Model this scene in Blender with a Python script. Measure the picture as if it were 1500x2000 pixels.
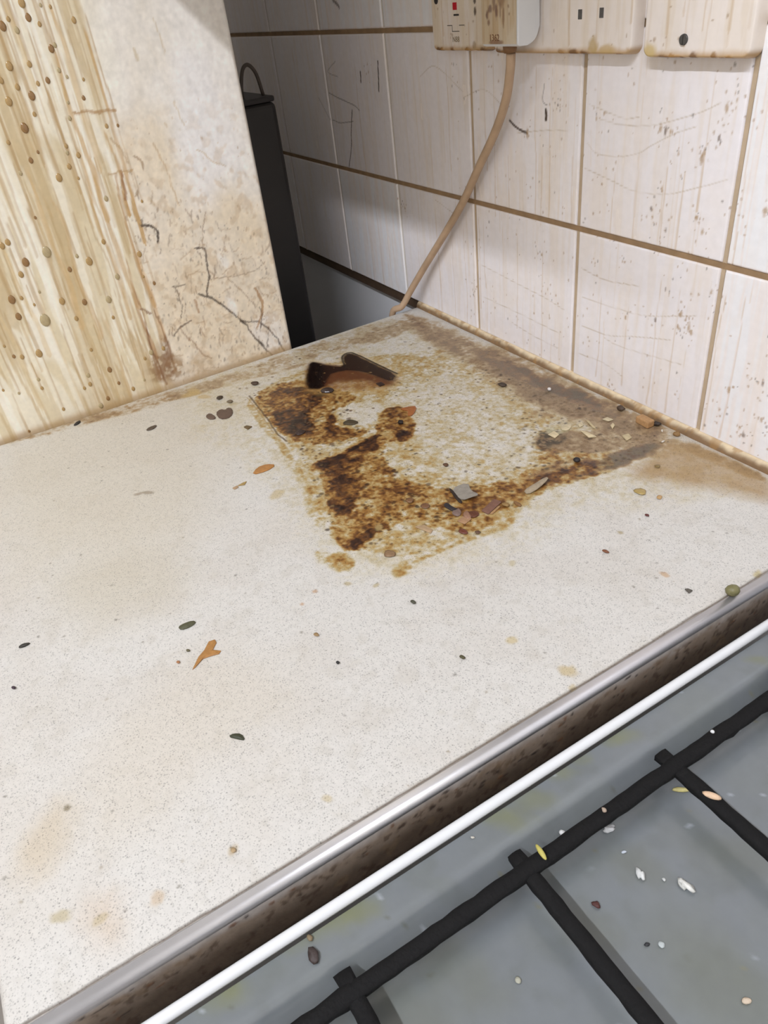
import bpy, bmesh, math, random
import numpy as np
from mathutils import Vector, Matrix

for o in list(bpy.data.objects): bpy.data.objects.remove(o)
scene = bpy.context.scene
COL = scene.collection

# ---------------------------------------------------------------- camera, light, exposure
cam_d = bpy.data.cameras.new('camera'); cam = bpy.data.objects.new('camera', cam_d); COL.objects.link(cam)
rot = Matrix([[0.509677, -0.460963, 0.726459], [0.853438, 0.377812, -0.359029], [-0.108966, 0.802976, 0.585965]])
cam.matrix_world = Matrix.Translation((0.34247, -0.46654, 0.33814)) @ rot.to_4x4()
cam_d.sensor_fit = 'VERTICAL'; cam_d.sensor_height = 36.0; cam_d.lens = 25.826
cam_d.clip_start = 0.01
scene.camera = cam

world = bpy.data.worlds.new('world'); scene.world = world; world.use_nodes = True
world.node_tree.nodes['Background'].inputs[0].default_value = (0.75, 0.82, 1.0, 1)
world.node_tree.nodes['Background'].inputs[1].default_value = 0.25

LAMP = (0.50, -1.22, 1.455)
ld = bpy.data.lights.new('tube_light_glow', 'AREA'); ld.shape = 'RECTANGLE'; ld.size = 1.25; ld.size_y = 0.05
ld.energy = 26; ld.color = (0.935, 0.985, 1.09)
lo = bpy.data.objects.new('tube_light_glow', ld); COL.objects.link(lo); lo.location = LAMP
lo.rotation_euler = (math.radians(20), 0, 0)

vs = scene.view_settings
vs.view_transform = 'Standard'; vs.look = 'None'; vs.gamma = 1; vs.use_curve_mapping = False
vs.exposure = 0.0

# ---------------------------------------------------------------- helpers
rng = np.random.default_rng(7); random.seed(7)
def lin(c):
    c = np.asarray(c, float) / 255.0
    return np.where(c <= 0.04045, c / 12.92, ((c + 0.055) / 1.055) ** 2.4)
def L4(c): return tuple(float(v) for v in lin(c)) + (1.0,)

def tag(o, label=None, cat=None, group=None, kind=None):
    if label: o['label'] = label
    if cat: o['category'] = cat
    if group: o['group'] = group
    if kind: o['kind'] = kind
    return o
def empty(name, loc=(0, 0, 0)):
    o = bpy.data.objects.new(name, None); COL.objects.link(o); o.location = loc; o.empty_display_size = .02
    return o
def mesh_obj(name, me, mat=None, parent=None, loc=None):
    o = bpy.data.objects.new(name, me); COL.objects.link(o)
    if mat is not None and not me.materials: me.materials.append(mat)
    if loc is not None: o.location = loc
    if parent is not None:
        o.parent = parent
        o.matrix_parent_inverse = Matrix.Translation(-Vector(parent.location)) if parent.parent is None else Matrix.Translation(-(Vector(parent.matrix_basis.translation)))
    return o
def bm_obj(name, bm, mat, parent=None, smooth=False, loc=None):
    bmesh.ops.recalc_face_normals(bm, faces=bm.faces)
    me = bpy.data.meshes.new(name); bm.to_mesh(me); bm.free()
    if smooth:
        for p in me.polygons: p.use_smooth = True
    return mesh_obj(name, me, mat, parent, loc)
def add_box(bm, x0, x1, y0, y1, z0, z1, bev=0.0, seg=2):
    r = bmesh.ops.create_cube(bm, size=1.0)
    vsn = r['verts']
    for v in vsn:
        v.co = Vector(((x0 + x1) / 2 + v.co.x * (x1 - x0), (y0 + y1) / 2 + v.co.y * (y1 - y0), (z0 + z1) / 2 + v.co.z * (z1 - z0)))
    if bev > 0:
        es = list({e for v in vsn for e in v.link_edges})
        bmesh.ops.bevel(bm, geom=es, offset=bev, segments=seg, affect='EDGES', profile=.5)
def box(name, x0, x1, y0, y1, z0, z1, mat, parent=None, bev=0.0, seg=2, smooth=False):
    bm = bmesh.new(); add_box(bm, x0, x1, y0, y1, z0, z1, bev, seg)
    return bm_obj(name, bm, mat, parent, smooth)
def cyl(name, p0, p1, r0, r1, mat, parent=None, seg=20, smooth=True):
    bm = bmesh.new(); p0 = Vector(p0); p1 = Vector(p1); d = p1 - p0
    bmesh.ops.create_cone(bm, cap_ends=True, segments=seg, radius1=r0, radius2=r1, depth=d.length)
    q = d.to_track_quat('Z', 'Y')
    bmesh.ops.transform(bm, matrix=Matrix.Translation((p0 + p1) / 2) @ q.to_matrix().to_4x4(), verts=bm.verts)
    o = bm_obj(name, bm, mat, parent, False)
    if smooth:
        for p in o.data.polygons:
            p.use_smooth = len(p.vertices) == 4
    return o
def catmull(P, n=8):
    P = [np.array(p, float) for p in P]; P = [2 * P[0] - P[1]] + P + [2 * P[-1] - P[-2]]
    out = []
    for i in range(1, len(P) - 2):
        for k in range(n):
            t = k / n
            out.append(.5 * ((2 * P[i]) + (-P[i - 1] + P[i + 1]) * t + (2 * P[i - 1] - 5 * P[i] + 4 * P[i + 1] - P[i + 2]) * t * t + (-P[i - 1] + 3 * P[i] - 3 * P[i + 1] + P[i + 2]) * t ** 3))
    out.append(P[-2]); return out
def tube(name, P, rad, mat, parent=None, seg=14, n=8):
    Q = catmull(P, n); m = len(Q); bm = bmesh.new(); rings = []
    up = Vector((0.3, 0.9, 0.1))
    for i, q in enumerate(Q):
        t = Vector(Q[min(i + 1, m - 1)] - Q[max(i - 1, 0)]).normalized()
        a = t.cross(up).normalized(); b = t.cross(a)
        r = rad(i / (m - 1)) if callable(rad) else rad
        rings.append([bm.verts.new(Vector(q) + r * (math.cos(6.28319 * k / seg) * a + math.sin(6.28319 * k / seg) * b)) for k in range(seg)])
    for i in range(m - 1):
        for k in range(seg):
            bm.faces.new((rings[i][k], rings[i][(k + 1) % seg], rings[i + 1][(k + 1) % seg], rings[i + 1][k]))
    bm.faces.new(rings[0]); bm.faces.new(rings[-1])
    return bm_obj(name, bm, mat, parent, True)
def extrude_y(name, prof, y0, y1, mat, parent=None, smooth=False):
    bm = bmesh.new()
    a = [bm.verts.new((x, y0, z)) for x, z in prof]; b = [bm.verts.new((x, y1, z)) for x, z in prof]
    n = len(prof)
    for i in range(n): bm.faces.new((a[i], a[(i + 1) % n], b[(i + 1) % n], b[i]))
    bm.faces.new(a); bm.faces.new(b)
    return bm_obj(name, bm, mat, parent, smooth)

# ---------------------------------------------------------------- materials
def mat_new(name):
    m = bpy.data.materials.new(name); m.use_nodes = True
    return m, m.node_tree, m.node_tree.nodes['Principled BSDF']
def mat(name, col, rough=.5, metal=0.0, var=.12, vscale=120.0, bump=0.0, bscale=400.0, coat=0.0, spec=.5, trans=0.0):
    m, nt, b = mat_new(name)
    c = lin(col)
    tc = nt.nodes.new('ShaderNodeTexCoord'); nz = nt.nodes.new('ShaderNodeTexNoise')
    nz.inputs['Scale'].default_value = vscale; nz.inputs['Detail'].default_value = 4
    nt.links.new(tc.outputs['Object'], nz.inputs['Vector'])
    mx = nt.nodes.new('ShaderNodeMix'); mx.data_type = 'RGBA'
    mx.inputs[6].default_value = tuple(c * (1 - var * 1.6)) + (1,); mx.inputs[7].default_value = tuple(np.minimum(c * (1 + var), 1)) + (1,)
    nt.links.new(nz.outputs['Fac'], mx.inputs[0]); nt.links.new(mx.outputs[2], b.inputs['Base Color'])
    b.inputs['Roughness'].default_value = rough; b.inputs['Metallic'].default_value = metal
    b.inputs['Coat Weight'].default_value = coat; b.inputs['Coat Roughness'].default_value = .1
    b.inputs['Specular IOR Level'].default_value = spec
    b.inputs['Transmission Weight'].default_value = trans
    if bump > 0:
        n2 = nt.nodes.new('ShaderNodeTexNoise'); n2.inputs['Scale'].default_value = bscale; n2.inputs['Detail'].default_value = 3
        nt.links.new(tc.outputs['Object'], n2.inputs['Vector'])
        bp = nt.nodes.new('ShaderNodeBump'); bp.inputs['Strength'].default_value = bump; bp.inputs['Distance'].default_value = .001
        nt.links.new(n2.outputs['Fac'], bp.inputs['Height']); nt.links.new(bp.outputs['Normal'], b.inputs['Normal'])
    return m
def mat_painted(name, speckle=0.0, bump=.15, bscale=700.0, grain=.06, gscale=500.0, coat=0.0, spec=.5):
    """surface whose dirt and wear live in the mesh attributes Col / Rgh, with node grain on top"""
    m, nt, b = mat_new(name)
    at = nt.nodes.new('ShaderNodeAttribute'); at.attribute_name = 'Col'
    ar = nt.nodes.new('ShaderNodeAttribute'); ar.attribute_name = 'Rgh'
    tc = nt.nodes.new('ShaderNodeTexCoord')
    nz = nt.nodes.new('ShaderNodeTexNoise'); nz.inputs['Scale'].default_value = gscale; nz.inputs['Detail'].default_value = 3
    nt.links.new(tc.outputs['Object'], nz.inputs['Vector'])
    mr = nt.nodes.new('ShaderNodeMapRange'); mr.inputs['From Min'].default_value = .3; mr.inputs['From Max'].default_value = .7
    mr.inputs['To Min'].default_value = 1 - grain; mr.inputs['To Max'].default_value = 1 + grain
    nt.links.new(nz.outputs['Fac'], mr.inputs['Value'])
    vm = nt.nodes.new('ShaderNodeVectorMath'); vm.operation = 'SCALE'
    nt.links.new(at.outputs['Color'], vm.inputs[0]); nt.links.new(mr.outputs[0], vm.inputs['Scale'])
    last = vm.outputs[0]
    if speckle > 0:      # printed laminate granules: random small dark cells, two sizes
        for sc, thr, rad, dark in ((760.0, .55, .28, .62), (1250.0, .55, .34, .70)):
            vo = nt.nodes.new('ShaderNodeTexVoronoi'); vo.inputs['Scale'].default_value = sc
            nt.links.new(tc.outputs['Object'], vo.inputs['Vector'])
            cell = nt.nodes.new('ShaderNodeSeparateColor'); nt.links.new(vo.outputs['Color'], cell.inputs[0])
            g1 = nt.nodes.new('ShaderNodeMath'); g1.operation = 'LESS_THAN'; g1.inputs[1].default_value = thr
            nt.links.new(cell.outputs[0], g1.inputs[0])
            g2 = nt.nodes.new('ShaderNodeMapRange'); g2.inputs['From Min'].default_value = rad; g2.inputs['From Max'].default_value = rad + .14
            g2.inputs['To Min'].default_value = 1; g2.inputs['To Max'].default_value = 0
            nt.links.new(vo.outputs['Distance'], g2.inputs['Value'])
            g3 = nt.nodes.new('ShaderNodeMath'); g3.operation = 'MULTIPLY'
            nt.links.new(g1.outputs[0], g3.inputs[0]); nt.links.new(g2.outputs[0], g3.inputs[1])
            g4 = nt.nodes.new('ShaderNodeMath'); g4.operation = 'MULTIPLY'
            nt.links.new(g3.outputs[0], g4.inputs[0]); nt.links.new(cell.outputs[1], g4.inputs[1])
            g5 = nt.nodes.new('ShaderNodeMapRange'); g5.inputs['To Min'].default_value = 1; g5.inputs['To Max'].default_value = 1 - (1 - dark) * speckle
            nt.links.new(g4.outputs[0], g5.inputs['Value'])
            v2 = nt.nodes.new('ShaderNodeVectorMath'); v2.operation = 'SCALE'
            nt.links.new(last, v2.inputs[0]); nt.links.new(g5.outputs[0], v2.inputs['Scale']); last = v2.outputs[0]
    nt.links.new(last, b.inputs['Base Color']); nt.links.new(ar.outputs['Fac'], b.inputs['Roughness'])
    b.inputs['Coat Weight'].default_value = coat; b.inputs['Coat Roughness'].default_value = .12
    b.inputs['Specular IOR Level'].default_value = spec
    if bump > 0:
        n2 = nt.nodes.new('ShaderNodeTexNoise'); n2.inputs['Scale'].default_value = bscale; n2.inputs['Detail'].default_value = 3
        nt.links.new(tc.outputs['Object'], n2.inputs['Vector'])
        bp = nt.nodes.new('ShaderNodeBump'); bp.inputs['Strength'].default_value = bump; bp.inputs['Distance'].default_value = .0006
        nt.links.new(n2.outputs['Fac'], bp.inputs['Height']); nt.links.new(bp.outputs['Normal'], b.inputs['Normal'])
    return m

# ---------------------------------------------------------------- dirt painter: all coordinates are millimetres on the real surface
def _hash(ix, iy, seed):
    h = (ix.astype(np.int64) * 374761393 + iy.astype(np.int64) * 668265263 + seed * 1442695041) & 0xFFFFFFFF
    h = ((h ^ (h >> 13)) * 1274126177) & 0xFFFFFFFF
    return ((h ^ (h >> 16)) & 0xFFFF) / 65535.0
def vnoise(u, v, s, seed):
    x = u / s + 1000; y = v / s + 1000
    ix = np.floor(x); iy = np.floor(y); fx = x - ix; fy = y - iy
    fx = fx * fx * (3 - 2 * fx); fy = fy * fy * (3 - 2 * fy)
    a = _hash(ix, iy, seed); b = _hash(ix + 1, iy, seed); c = _hash(ix, iy + 1, seed); d = _hash(ix + 1, iy + 1, seed)
    return (a + (b - a) * fx) * (1 - fy) + (c + (d - c) * fx) * fy
def fbs(u, v, s, seed, oct=4):          # axis-aligned octaves (streaks)
    t = 0; a = .5; n = 0
    for k in range(oct):
        t = t + a * vnoise(u, v, s / 2 ** k, seed + 17 * k); n += a; a *= .55
    return t / n
def fbm(u, v, s, seed, oct=4):          # octaves turned against each other (blotches)
    t = 0; a = .5; n = 0
    for k in range(oct):
        c, d = math.cos(.65 + 1.9 * k), math.sin(.65 + 1.9 * k)
        t = t + a * vnoise(u * c - v * d, u * d + v * c, s / 2 ** k, seed + 17 * k); n += a; a *= .55
    return t / n
def sstep(a, b, x):
    t = np.clip((x - a) / (b - a + 1e-12), 0, 1); return t * t * (3 - 2 * t)
def chaikin(P, n):
    P = [np.array(p, float) for p in P]
    for _ in range(n):
        Q = []
        for i in range(len(P)):
            a = P[i]; b = P[(i + 1) % len(P)]; Q += [a * .75 + b * .25, a * .25 + b * .75]
        P = Q
    return np.array(P)
class Canvas:
    def __init__(s, u0, u1, v0, v1, res, base, rough=.4, edges=False):
        nu = max(2, int(round((u1 - u0) / res)) + 1); nv = max(2, int(round((v1 - v0) / res)) + 1)
        s.u = np.linspace(u0, u1, nu); s.v = np.linspace(v0, v1, nv)
        if edges:
            ee = np.array([.35, .8, 1.5, 2.4])
            s.u = np.unique(np.concatenate([s.u, u0 + ee, u1 - ee])); s.v = np.unique(np.concatenate([s.v, v0 + ee, v1 - ee]))
        s.U, s.V = np.meshgrid(s.u, s.v)
        s.C = np.empty(s.U.shape + (3,)); s.C[:] = lin(base); s.R = np.full(s.U.shape, float(rough)); s.H = np.zeros(s.U.shape)
    def win(s, a0, a1, b0, b1):
        i0, i1 = np.searchsorted(s.u, [a0, a1]); j0, j1 = np.searchsorted(s.v, [b0, b1])
        return (slice(j0, j1), slice(i0, i1))
    def put(s, sl, m, col, rough=None, h=0.0):
        if m.size == 0: return
        s.C[sl] += (lin(col) - s.C[sl]) * m[..., None]
        if rough is not None: s.R[sl] += (rough - s.R[sl]) * m
        if h: s.H[sl] += h * m
    def poly(s, P, col, a=1.0, soft=2.0, namp=0.0, ns=10.0, seed=1, sm=1, mott=0.0, ms=6.0, mthr=.5, msoft=.15, rough=None, h=0.0, erode=0.0):
        P = chaikin(P, sm) if sm else np.array(P, float)
        pad = soft + namp + 1
        sl = s.win(P[:, 0].min() - pad, P[:, 0].max() + pad, P[:, 1].min() - pad, P[:, 1].max() + pad)
        U = s.U[sl]; V = s.V[sl]
        if U.size == 0: return
        d = np.full(U.shape, 1e9); ins = np.zeros(U.shape, bool); n = len(P)
        for i in range(n):
            ax, ay = P[i]; bx, by = P[(i + 1) % n]; ex = bx - ax; ey = by - ay
            t = np.clip(((U - ax) * ex + (V - ay) * ey) / (ex * ex + ey * ey + 1e-9), 0, 1)
            d = np.minimum(d, (U - ax - t * ex) ** 2 + (V - ay - t * ey) ** 2)
            if ay != by:
                ins ^= ((ay > V) != (by > V)) & (U < (bx - ax) * (V - ay) / (by - ay) + ax)
        d = np.sqrt(d) * np.where(ins, 1, -1) - erode
        if namp: d = d + namp * 2 * (fbm(U, V, ns, seed) - .5)
        m = sstep(-soft, soft, d) * a
        if mott: m = m * (1 - mott + mott * sstep(mthr - msoft, mthr + msoft, fbm(U, V, ms, seed + 5)))
        s.put(sl, m, col, rough, h)
    def field(s, F, P, lev, soft=3.0, namp=0.0, ns=10.0, seed=1, sm=1, mode='max', mott=0.0, ms=8.0):
        """raise the residue thickness field F to lev inside the outline P"""
        P = chaikin(P, sm) if sm else np.array(P, float); pad = soft + namp + 1
        sl = s.win(P[:, 0].min() - pad, P[:, 0].max() + pad, P[:, 1].min() - pad, P[:, 1].max() + pad)
        U = s.U[sl]; V = s.V[sl]
        if U.size == 0: return
        d = np.full(U.shape, 1e9); ins = np.zeros(U.shape, bool); n = len(P)
        for i in range(n):
            ax, ay = P[i]; bx, by = P[(i + 1) % n]; ex = bx - ax; ey = by - ay
            t = np.clip(((U - ax) * ex + (V - ay) * ey) / (ex * ex + ey * ey + 1e-9), 0, 1)
            d = np.minimum(d, (U - ax - t * ex) ** 2 + (V - ay - t * ey) ** 2)
            if ay != by: ins ^= ((ay > V) != (by > V)) & (U < (bx - ax) * (V - ay) / (by - ay) + ax)
        d = np.sqrt(d) * np.where(ins, 1, -1)
        if namp: d = d + namp * 2 * (fbm(U, V, ns, seed) - .5)
        m = sstep(-soft, soft, d) * lev
        if mott: m = m * (1 - mott + mott * sstep(.35, .65, fbm(U, V, ms, seed + 5)))
        if mode == 'max': F[sl] = np.maximum(F[sl], m)
        elif mode == 'mix': F[sl] += (lev - F[sl]) * sstep(-soft, soft, d)
        else: F[sl] += m
    def blob(s, u, v, ru, rv, col, a=1.0, ang=0.0, soft=.4, namp=0.0, seed=1, rough=None, h=0.0, ring=0.0):
        R = max(ru, rv) * (1 + soft) + 1
        sl = s.win(u - R, u + R, v - R, v + R); U = s.U[sl] - u; V = s.V[sl] - v
        if U.size == 0: return
        c, n = math.cos(ang), math.sin(ang)
        q = np.sqrt(((U * c + V * n) / ru) ** 2 + ((-U * n + V * c) / rv) ** 2)
        if namp: q = q + namp * 2 * (fbm(s.U[sl], s.V[sl], max(ru, rv) * .7, seed, 2) - .5)
        m = 1 - sstep(1 - soft, 1 + soft, q)
        if ring: m = m * (1 - ring * (1 - sstep(.3, .9, q)))
        s.put(sl, m * a, col, rough, h)
    def line(s, P, w, col, a=1.0, soft=.5, namp=0.0, ns=6.0, seed=1, brk=0.0, smooth=True, rough=None):
        P = np.array(catmull(P, 5) if smooth and len(P) > 2 else P, float)
        pad = w * 2 + soft + namp + 1
        sl = s.win(P[:, 0].min() - pad, P[:, 0].max() + pad, P[:, 1].min() - pad, P[:, 1].max() + pad)
        U = s.U[sl]; V = s.V[sl]
        if U.size == 0: return
        if namp:
            U2 = U + namp * 2 * (fbm(U, V, ns, seed) - .5); V2 = V + namp * 2 * (fbm(U, V, ns, seed + 9) - .5)
        else: U2, V2 = U, V
        d = np.full(U.shape, 1e9)
        for i in range(len(P) - 1):
            ax, ay = P[i]; bx, by = P[i + 1]; ex = bx - ax; ey = by - ay
            t = np.clip(((U2 - ax) * ex + (V2 - ay) * ey) / (ex * ex + ey * ey + 1e-9), 0, 1)
            d = np.minimum(d, (U2 - ax - t * ex) ** 2 + (V2 - ay - t * ey) ** 2)
        m = (1 - sstep(w / 2 - soft / 2, w / 2 + soft / 2, np.sqrt(d))) * a
        if brk: m = m * (1 - brk * sstep(.45, .6, fbm(U, V, ns * 1.5, seed + 3)))
        s.put(sl, m, col, rough)
    def run(s, u, v0, v1, w, col, a=.6, wig=1.0, seed=1, edge=0.0):
        """a run of liquid down from v0 (top) to v1 (bottom), widening a little, round at its foot"""
        sl = s.win(u - w - wig - 2, u + w + wig + 2, v1 - w, v0 + 1); U = s.U[sl]; V = s.V[sl]
        if U.size == 0: return
        cu = u + wig * 2 * (vnoise(V * 0 + seed * 7.7, V, 45, seed) - .5) + wig * .5 * (vnoise(V * 0, V, 14, seed + 3) - .5)
        t = np.clip((v0 - V) / (v0 - v1 + 1e-6), 0, 1.2)
        ww = w * (.45 + .55 * t) * (1 - sstep(1.0, 1.0 + w / max(v0 - v1, 1), t)) * (.8 + .4 * vnoise(V * 0 + 3.3, V, 20, seed + 6))
        q = np.abs(U - cu) / np.maximum(ww / 2, .05)
        m = 1 - sstep(.55, 1.25, q)
        if edge: m = m * (1 - edge * (1 - sstep(.2, .8, q)))
        m = m * sstep(0, .06, t + .0) * a * (.65 + .5 * vnoise(V * 0 + 1.3, V, 60, seed + 8))
        s.put(sl, np.clip(m, 0, 1), col)
    def grain(s, sl, m, col, sc, thr, seed, soft=.08, a=1.0):
        U = s.U[sl]; V = s.V[sl]
        s.put(sl, m * a * sstep(thr - soft, thr + soft, fbm(U, V, sc, seed, 3)), col)
    def to_mesh(s, name, fn, material, parent=None, gain=1.0):
        """fn(U,V,H) in mm -> x,y,z in mm"""
        nv, nu = s.U.shape
        x, y, z = fn(s.U, s.V, s.H)
        co = np.stack([x, y, z], -1).reshape(-1, 3) / 1000.0
        idx = np.arange(nu * nv, dtype=np.int32).reshape(nv, nu)
        q = np.stack([idx[:-1, :-1], idx[:-1, 1:], idx[1:, 1:], idx[1:, :-1]], -1).reshape(-1, 4)
        me = bpy.data.meshes.new(name); me.vertices.add(len(co)); me.vertices.foreach_set('co', co.ravel().astype(np.float32))
        nf = len(q); me.loops.add(nf * 4); me.loops.foreach_set('vertex_index', q.ravel().astype(np.int32))
        me.polygons.add(nf); me.polygons.foreach_set('loop_start', np.arange(0, nf * 4, 4, dtype=np.int32))
        me.polygons.foreach_set('use_smooth', np.ones(nf, bool))
        me.update(calc_edges=True)
        ca = me.attributes.new('Col', 'FLOAT_COLOR', 'POINT')
        c4 = np.ones((nv * nu, 4), np.float32); c4[:, :3] = np.clip(s.C.reshape(-1, 3) * gain, 0, .93); ca.data.foreach_set('color', c4.ravel())
        ra = me.attributes.new('Rgh', 'FLOAT', 'POINT'); ra.data.foreach_set('value', s.R.ravel().astype(np.float32))
        return mesh_obj(name, me, material, parent)

M_plaster = mat('plaster_paint', (236, 236, 238), .7, bump=.1, bscale=60, var=.04, vscale=8)
M_white = mat('room_paint', (242, 236, 226), .8, var=.02, vscale=3)
M_floor = mat('floor_lino', (170, 162, 154), .5, var=.12, vscale=9)
M_backer = mat('dark_grime', (84, 64, 46), .8, var=.3, vscale=90, bump=.4, bscale=300)
M_cab = mat('cabinet_white', (208, 204, 196), .45, var=.04, vscale=12)
M_handle = mat('brushed_steel', (176, 176, 178), .3, 1.0, var=.06, vscale=200)
M_enamel = mat('white_enamel', (228, 228, 228), .25, var=.03, vscale=60, coat=.3)
M_tile_side = mat('tile_body', (205, 195, 182), .5)

# ---------------------------------------------------------------- room shell
RX0, RX1, RY0, ZF, ZC = -1.30, 1.45, -2.30, -0.90, 1.50
floor = tag(box('floor', RX0 - .1, RX1 + .1, RY0 - .1, .12, ZF - .1, ZF, M_floor), 'plain grey kitchen floor', kind='structure')
ceil_ = tag(box('ceiling', RX0 - .1, RX1 + .1, RY0 - .1, .12, ZC, ZC + .1, M_white), 'plain white ceiling', kind='structure')
wl = tag(box('wall_left', RX0 - .1, RX0, RY0, .02, ZF, ZC, M_white), 'plain painted side wall', kind='structure')
wr = tag(box('wall_right', RX1, RX1 + .1, RY0, .02, ZF, ZC, M_white), 'plain painted side wall', kind='structure')
wf = tag(box('wall_front', RX0 - .1, RX1 + .1, RY0 - .1, RY0, ZF, ZC, M_white), 'plain painted wall behind the viewer', kind='structure')
wb = tag(box('wall_back', RX0 - .1, RX1 + .1, .011, .12, ZF, ZC, M_plaster), 'white square tiled wall streaked with brown grease', kind='structure')

# ---------------------------------------------------------------- wall tiles
S = 150.0; GAP = 2.7; Z1 = 143.0          # pitch, joint width, height of the first horizontal joint (mm)
M_tile = mat_painted('tile_glaze', grain=.025, gscale=160, bump=.05, bscale=60, coat=.25)
TILE_ROWS = [(5.5, Z1), (Z1, Z1 + 149), (Z1 + 149, Z1 + 298), (Z1 + 298, Z1 + 447)]
def tile_shape(u0, u1, v0, v1):
    def fn(U, V, H):
        d = np.minimum(np.minimum(U - u0, u1 - U), np.minimum(V - v0, v1 - V))
        t = np.clip((2.4 - d) / 2.4, 0, 1)
        return U, -H + 3.4 * t ** 2.6, V
    return fn
W_RUNS = [(-244.2,193.9,408),(-265.2,270.7,420),(-206.3,267.6,430),(-196.8,198.5,440),(-187.6,271.4,430),(-158.6,202.3,445),(-338.1,270.1,330),(-232.0,131.9,640),(-194.7,119.7,700),(-320.5,121.9,640),(-111.7,195.7,470),(-86.9,209.3,480),(-59.4,205.1,500),(-28.0,264.2,420),(-42.9,203.5,500),(-84.3,107.6,760),(-54.8,123.0,800),(-117.1,99.6,740),(-34.1,119.8,820),(6.0,129.5,860),(22.4,133.4,880),(-522.3,268.4,340),(-533.9,130.0,560),(-507.3,133.4,560),(-343.9,123.3,620),(-372.7,129.5,600),(-277.8,270.6,330),(-293.1,131.5,600),(-284.4,132.9,560),(6.5,262.2,500),(6.7,169.5,520)]
W_LINES = [  # scratches and wipe marks in the greasy film on the tiles
 [(-142.4,239.4),(-107.5,232.2),(-90.9,233.6)], [(-129.8,229.7),(-107.0,227.4),(-79.0,229.0),(-59.9,233.3),(-36.4,240.2),(-21.8,246.4)],
 [(-142.5,211.5),(-132.8,205.2),(-109.4,204.9),(-87.9,209.5),(-77.2,215.5),(-56.4,225.3),(-38.7,231.2)], [(-145.3,192.7),(-112.5,186.5),(-87.1,181.9),(-56.8,184.6),(-28.2,193.3),(-7.4,200.7)],
 [(-142.6,110.2),(-112.9,106.5),(-75.6,110.1)], [(-139.5,84.8),(-91.6,85.2),(-62.3,88.3),(-16.4,101.1)], [(-138.9,57.6),(-105.8,58.1),(-78.2,65.5),(-37.8,74.7)],
 [(-109.9,54.4),(-88.0,52.5),(-24.2,57.7)], [(-141.1,29.3),(-107.7,30.1),(-85.1,25.3)],
 [(-291.4,81.1),(-232.2,74.9),(-192.7,71.2),(-162.1,66.1)], [(-288.6,46.8),(-236.5,44.8),(-198.8,42.9),(-167.4,41.0)], [(-240.8,31.4),(-208.0,27.1),(-169.6,25.4)],
 [(-385.7,251.8),(-356.7,261.3),(-311.3,241.1)], [(-311.6,236.7),(-279.1,244.4),(-253.1,233.3)], [(-231.6,212.0),(-197.3,216.7),(-165.7,219.1)], [(-372.0,135.0),(-334.2,124.9)]]
W_CRACKS = [([(-567.0,147.3),(-555.2,169.3),(-548.5,192.9),(-540.3,212.9)], 1.2, .75), ([(-599.7,229.4),(-571.2,224.0),(-536.2,218.6),(-522.3,213.9)], .9, .5), ([(-628.0,222.5),(-608.6,203.2),(-597.0,195.2)], .8, .35), ([(-596.0,198.2),(-571.4,197.0),(-541.1,200.7)], .8, .5),
 ([(-467.7,264.1),(-469.9,249.5),(-471.9,235.6)], 1.5, .8), ([(-509.4,253.6),(-510.9,243.3)], 1.6, .8), ([(-242.3,221.6),(-231.6,216.1),(-217.5,213.1)], 1.6, .75), ([(-568.3,262.8),(-592.2,251.7),(-566.7,247.0)], .8, .35),
 ([(-193.8,232.5),(-193.1,228.7),(-193.6,225.6)], 2.2, .9), ([(-196.3,251.3),(-197.9,239.9),(-192.7,236.4)], .7, .5), ([(-555.4,322.6),(-546.7,318.5),(-542.7,315.5)], 2.5, .6)]
W_SPOTS = [(-70.8,171.8,2.4),(-69.0,166.0,1.6),(-62.5,187.0,1.6),(-28.6,172.3,2.6),(-21.6,163.7,2),(-54.9,158.5,1.5),(2.4,182.4,2),(25.2,185.3,3),(-30.7,98.4,2.2),(-86.9,80.1,2.6),(-55.1,86.9,2),(-21.9,90.0,3),(-31.5,87.1,2.6),(-18.8,86.6,2.4),(22.7,53.1,2.2),(42.2,20.7,3),(37.9,25.7,1.6),(-31.0,-11.9,2),(17.6,33.2,2),(-69.8,228.0,2.6),(-64.9,226.7,2.2),(-60.2,226.0,2),(-30.9,211.5,3.2),(-29.4,214.9,2.2),(-51.2,212.8,2),(-18.7,225.5,2),(-16.2,244.0,2.2),(-9.3,248.8,1.5),(-126.4,233.9,1.4),(-134.3,230.5,1.3),(-178.9,237.1,1.6),(-176.0,241.0,1.2),(-217.5,213.5,3),(-324.5,280.4,1.2),(-95.5,126.5,1.4),(-48.4,114.2,1.4),(-128.3,121.8,1.2),(-196.0,111.4,1.4),(-186.4,80.4,1.2),(-302.0,54.8,1.6),(-307.3,44.9,1.4),(-438.8,116.7,1.4),(-447.0,115.5,1.4),(-490.5,254.0,1.5),(-101.4,11.6,1.6),(-99.3,9.8,1.4),(35.8,68.7,1.4),(-6.1,122.7,1.5),(-0.0,114.4,1.5),(53.9,39.3,2),(49.1,67.2,1.6)]
MARK_RG = np.random.default_rng(21)
CL = [(u + MARK_RG.normal() * 5, v + MARK_RG.normal() * 6, MARK_RG.uniform(.4, 1.3)) for (u, v, r) in W_SPOTS for _ in range(7)]
RAND_SPOTS = CL + [(MARK_RG.uniform(-330, 160), MARK_RG.uniform(8, 300), MARK_RG.uniform(.5, 1.5)) for _ in range(420)]
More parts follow.
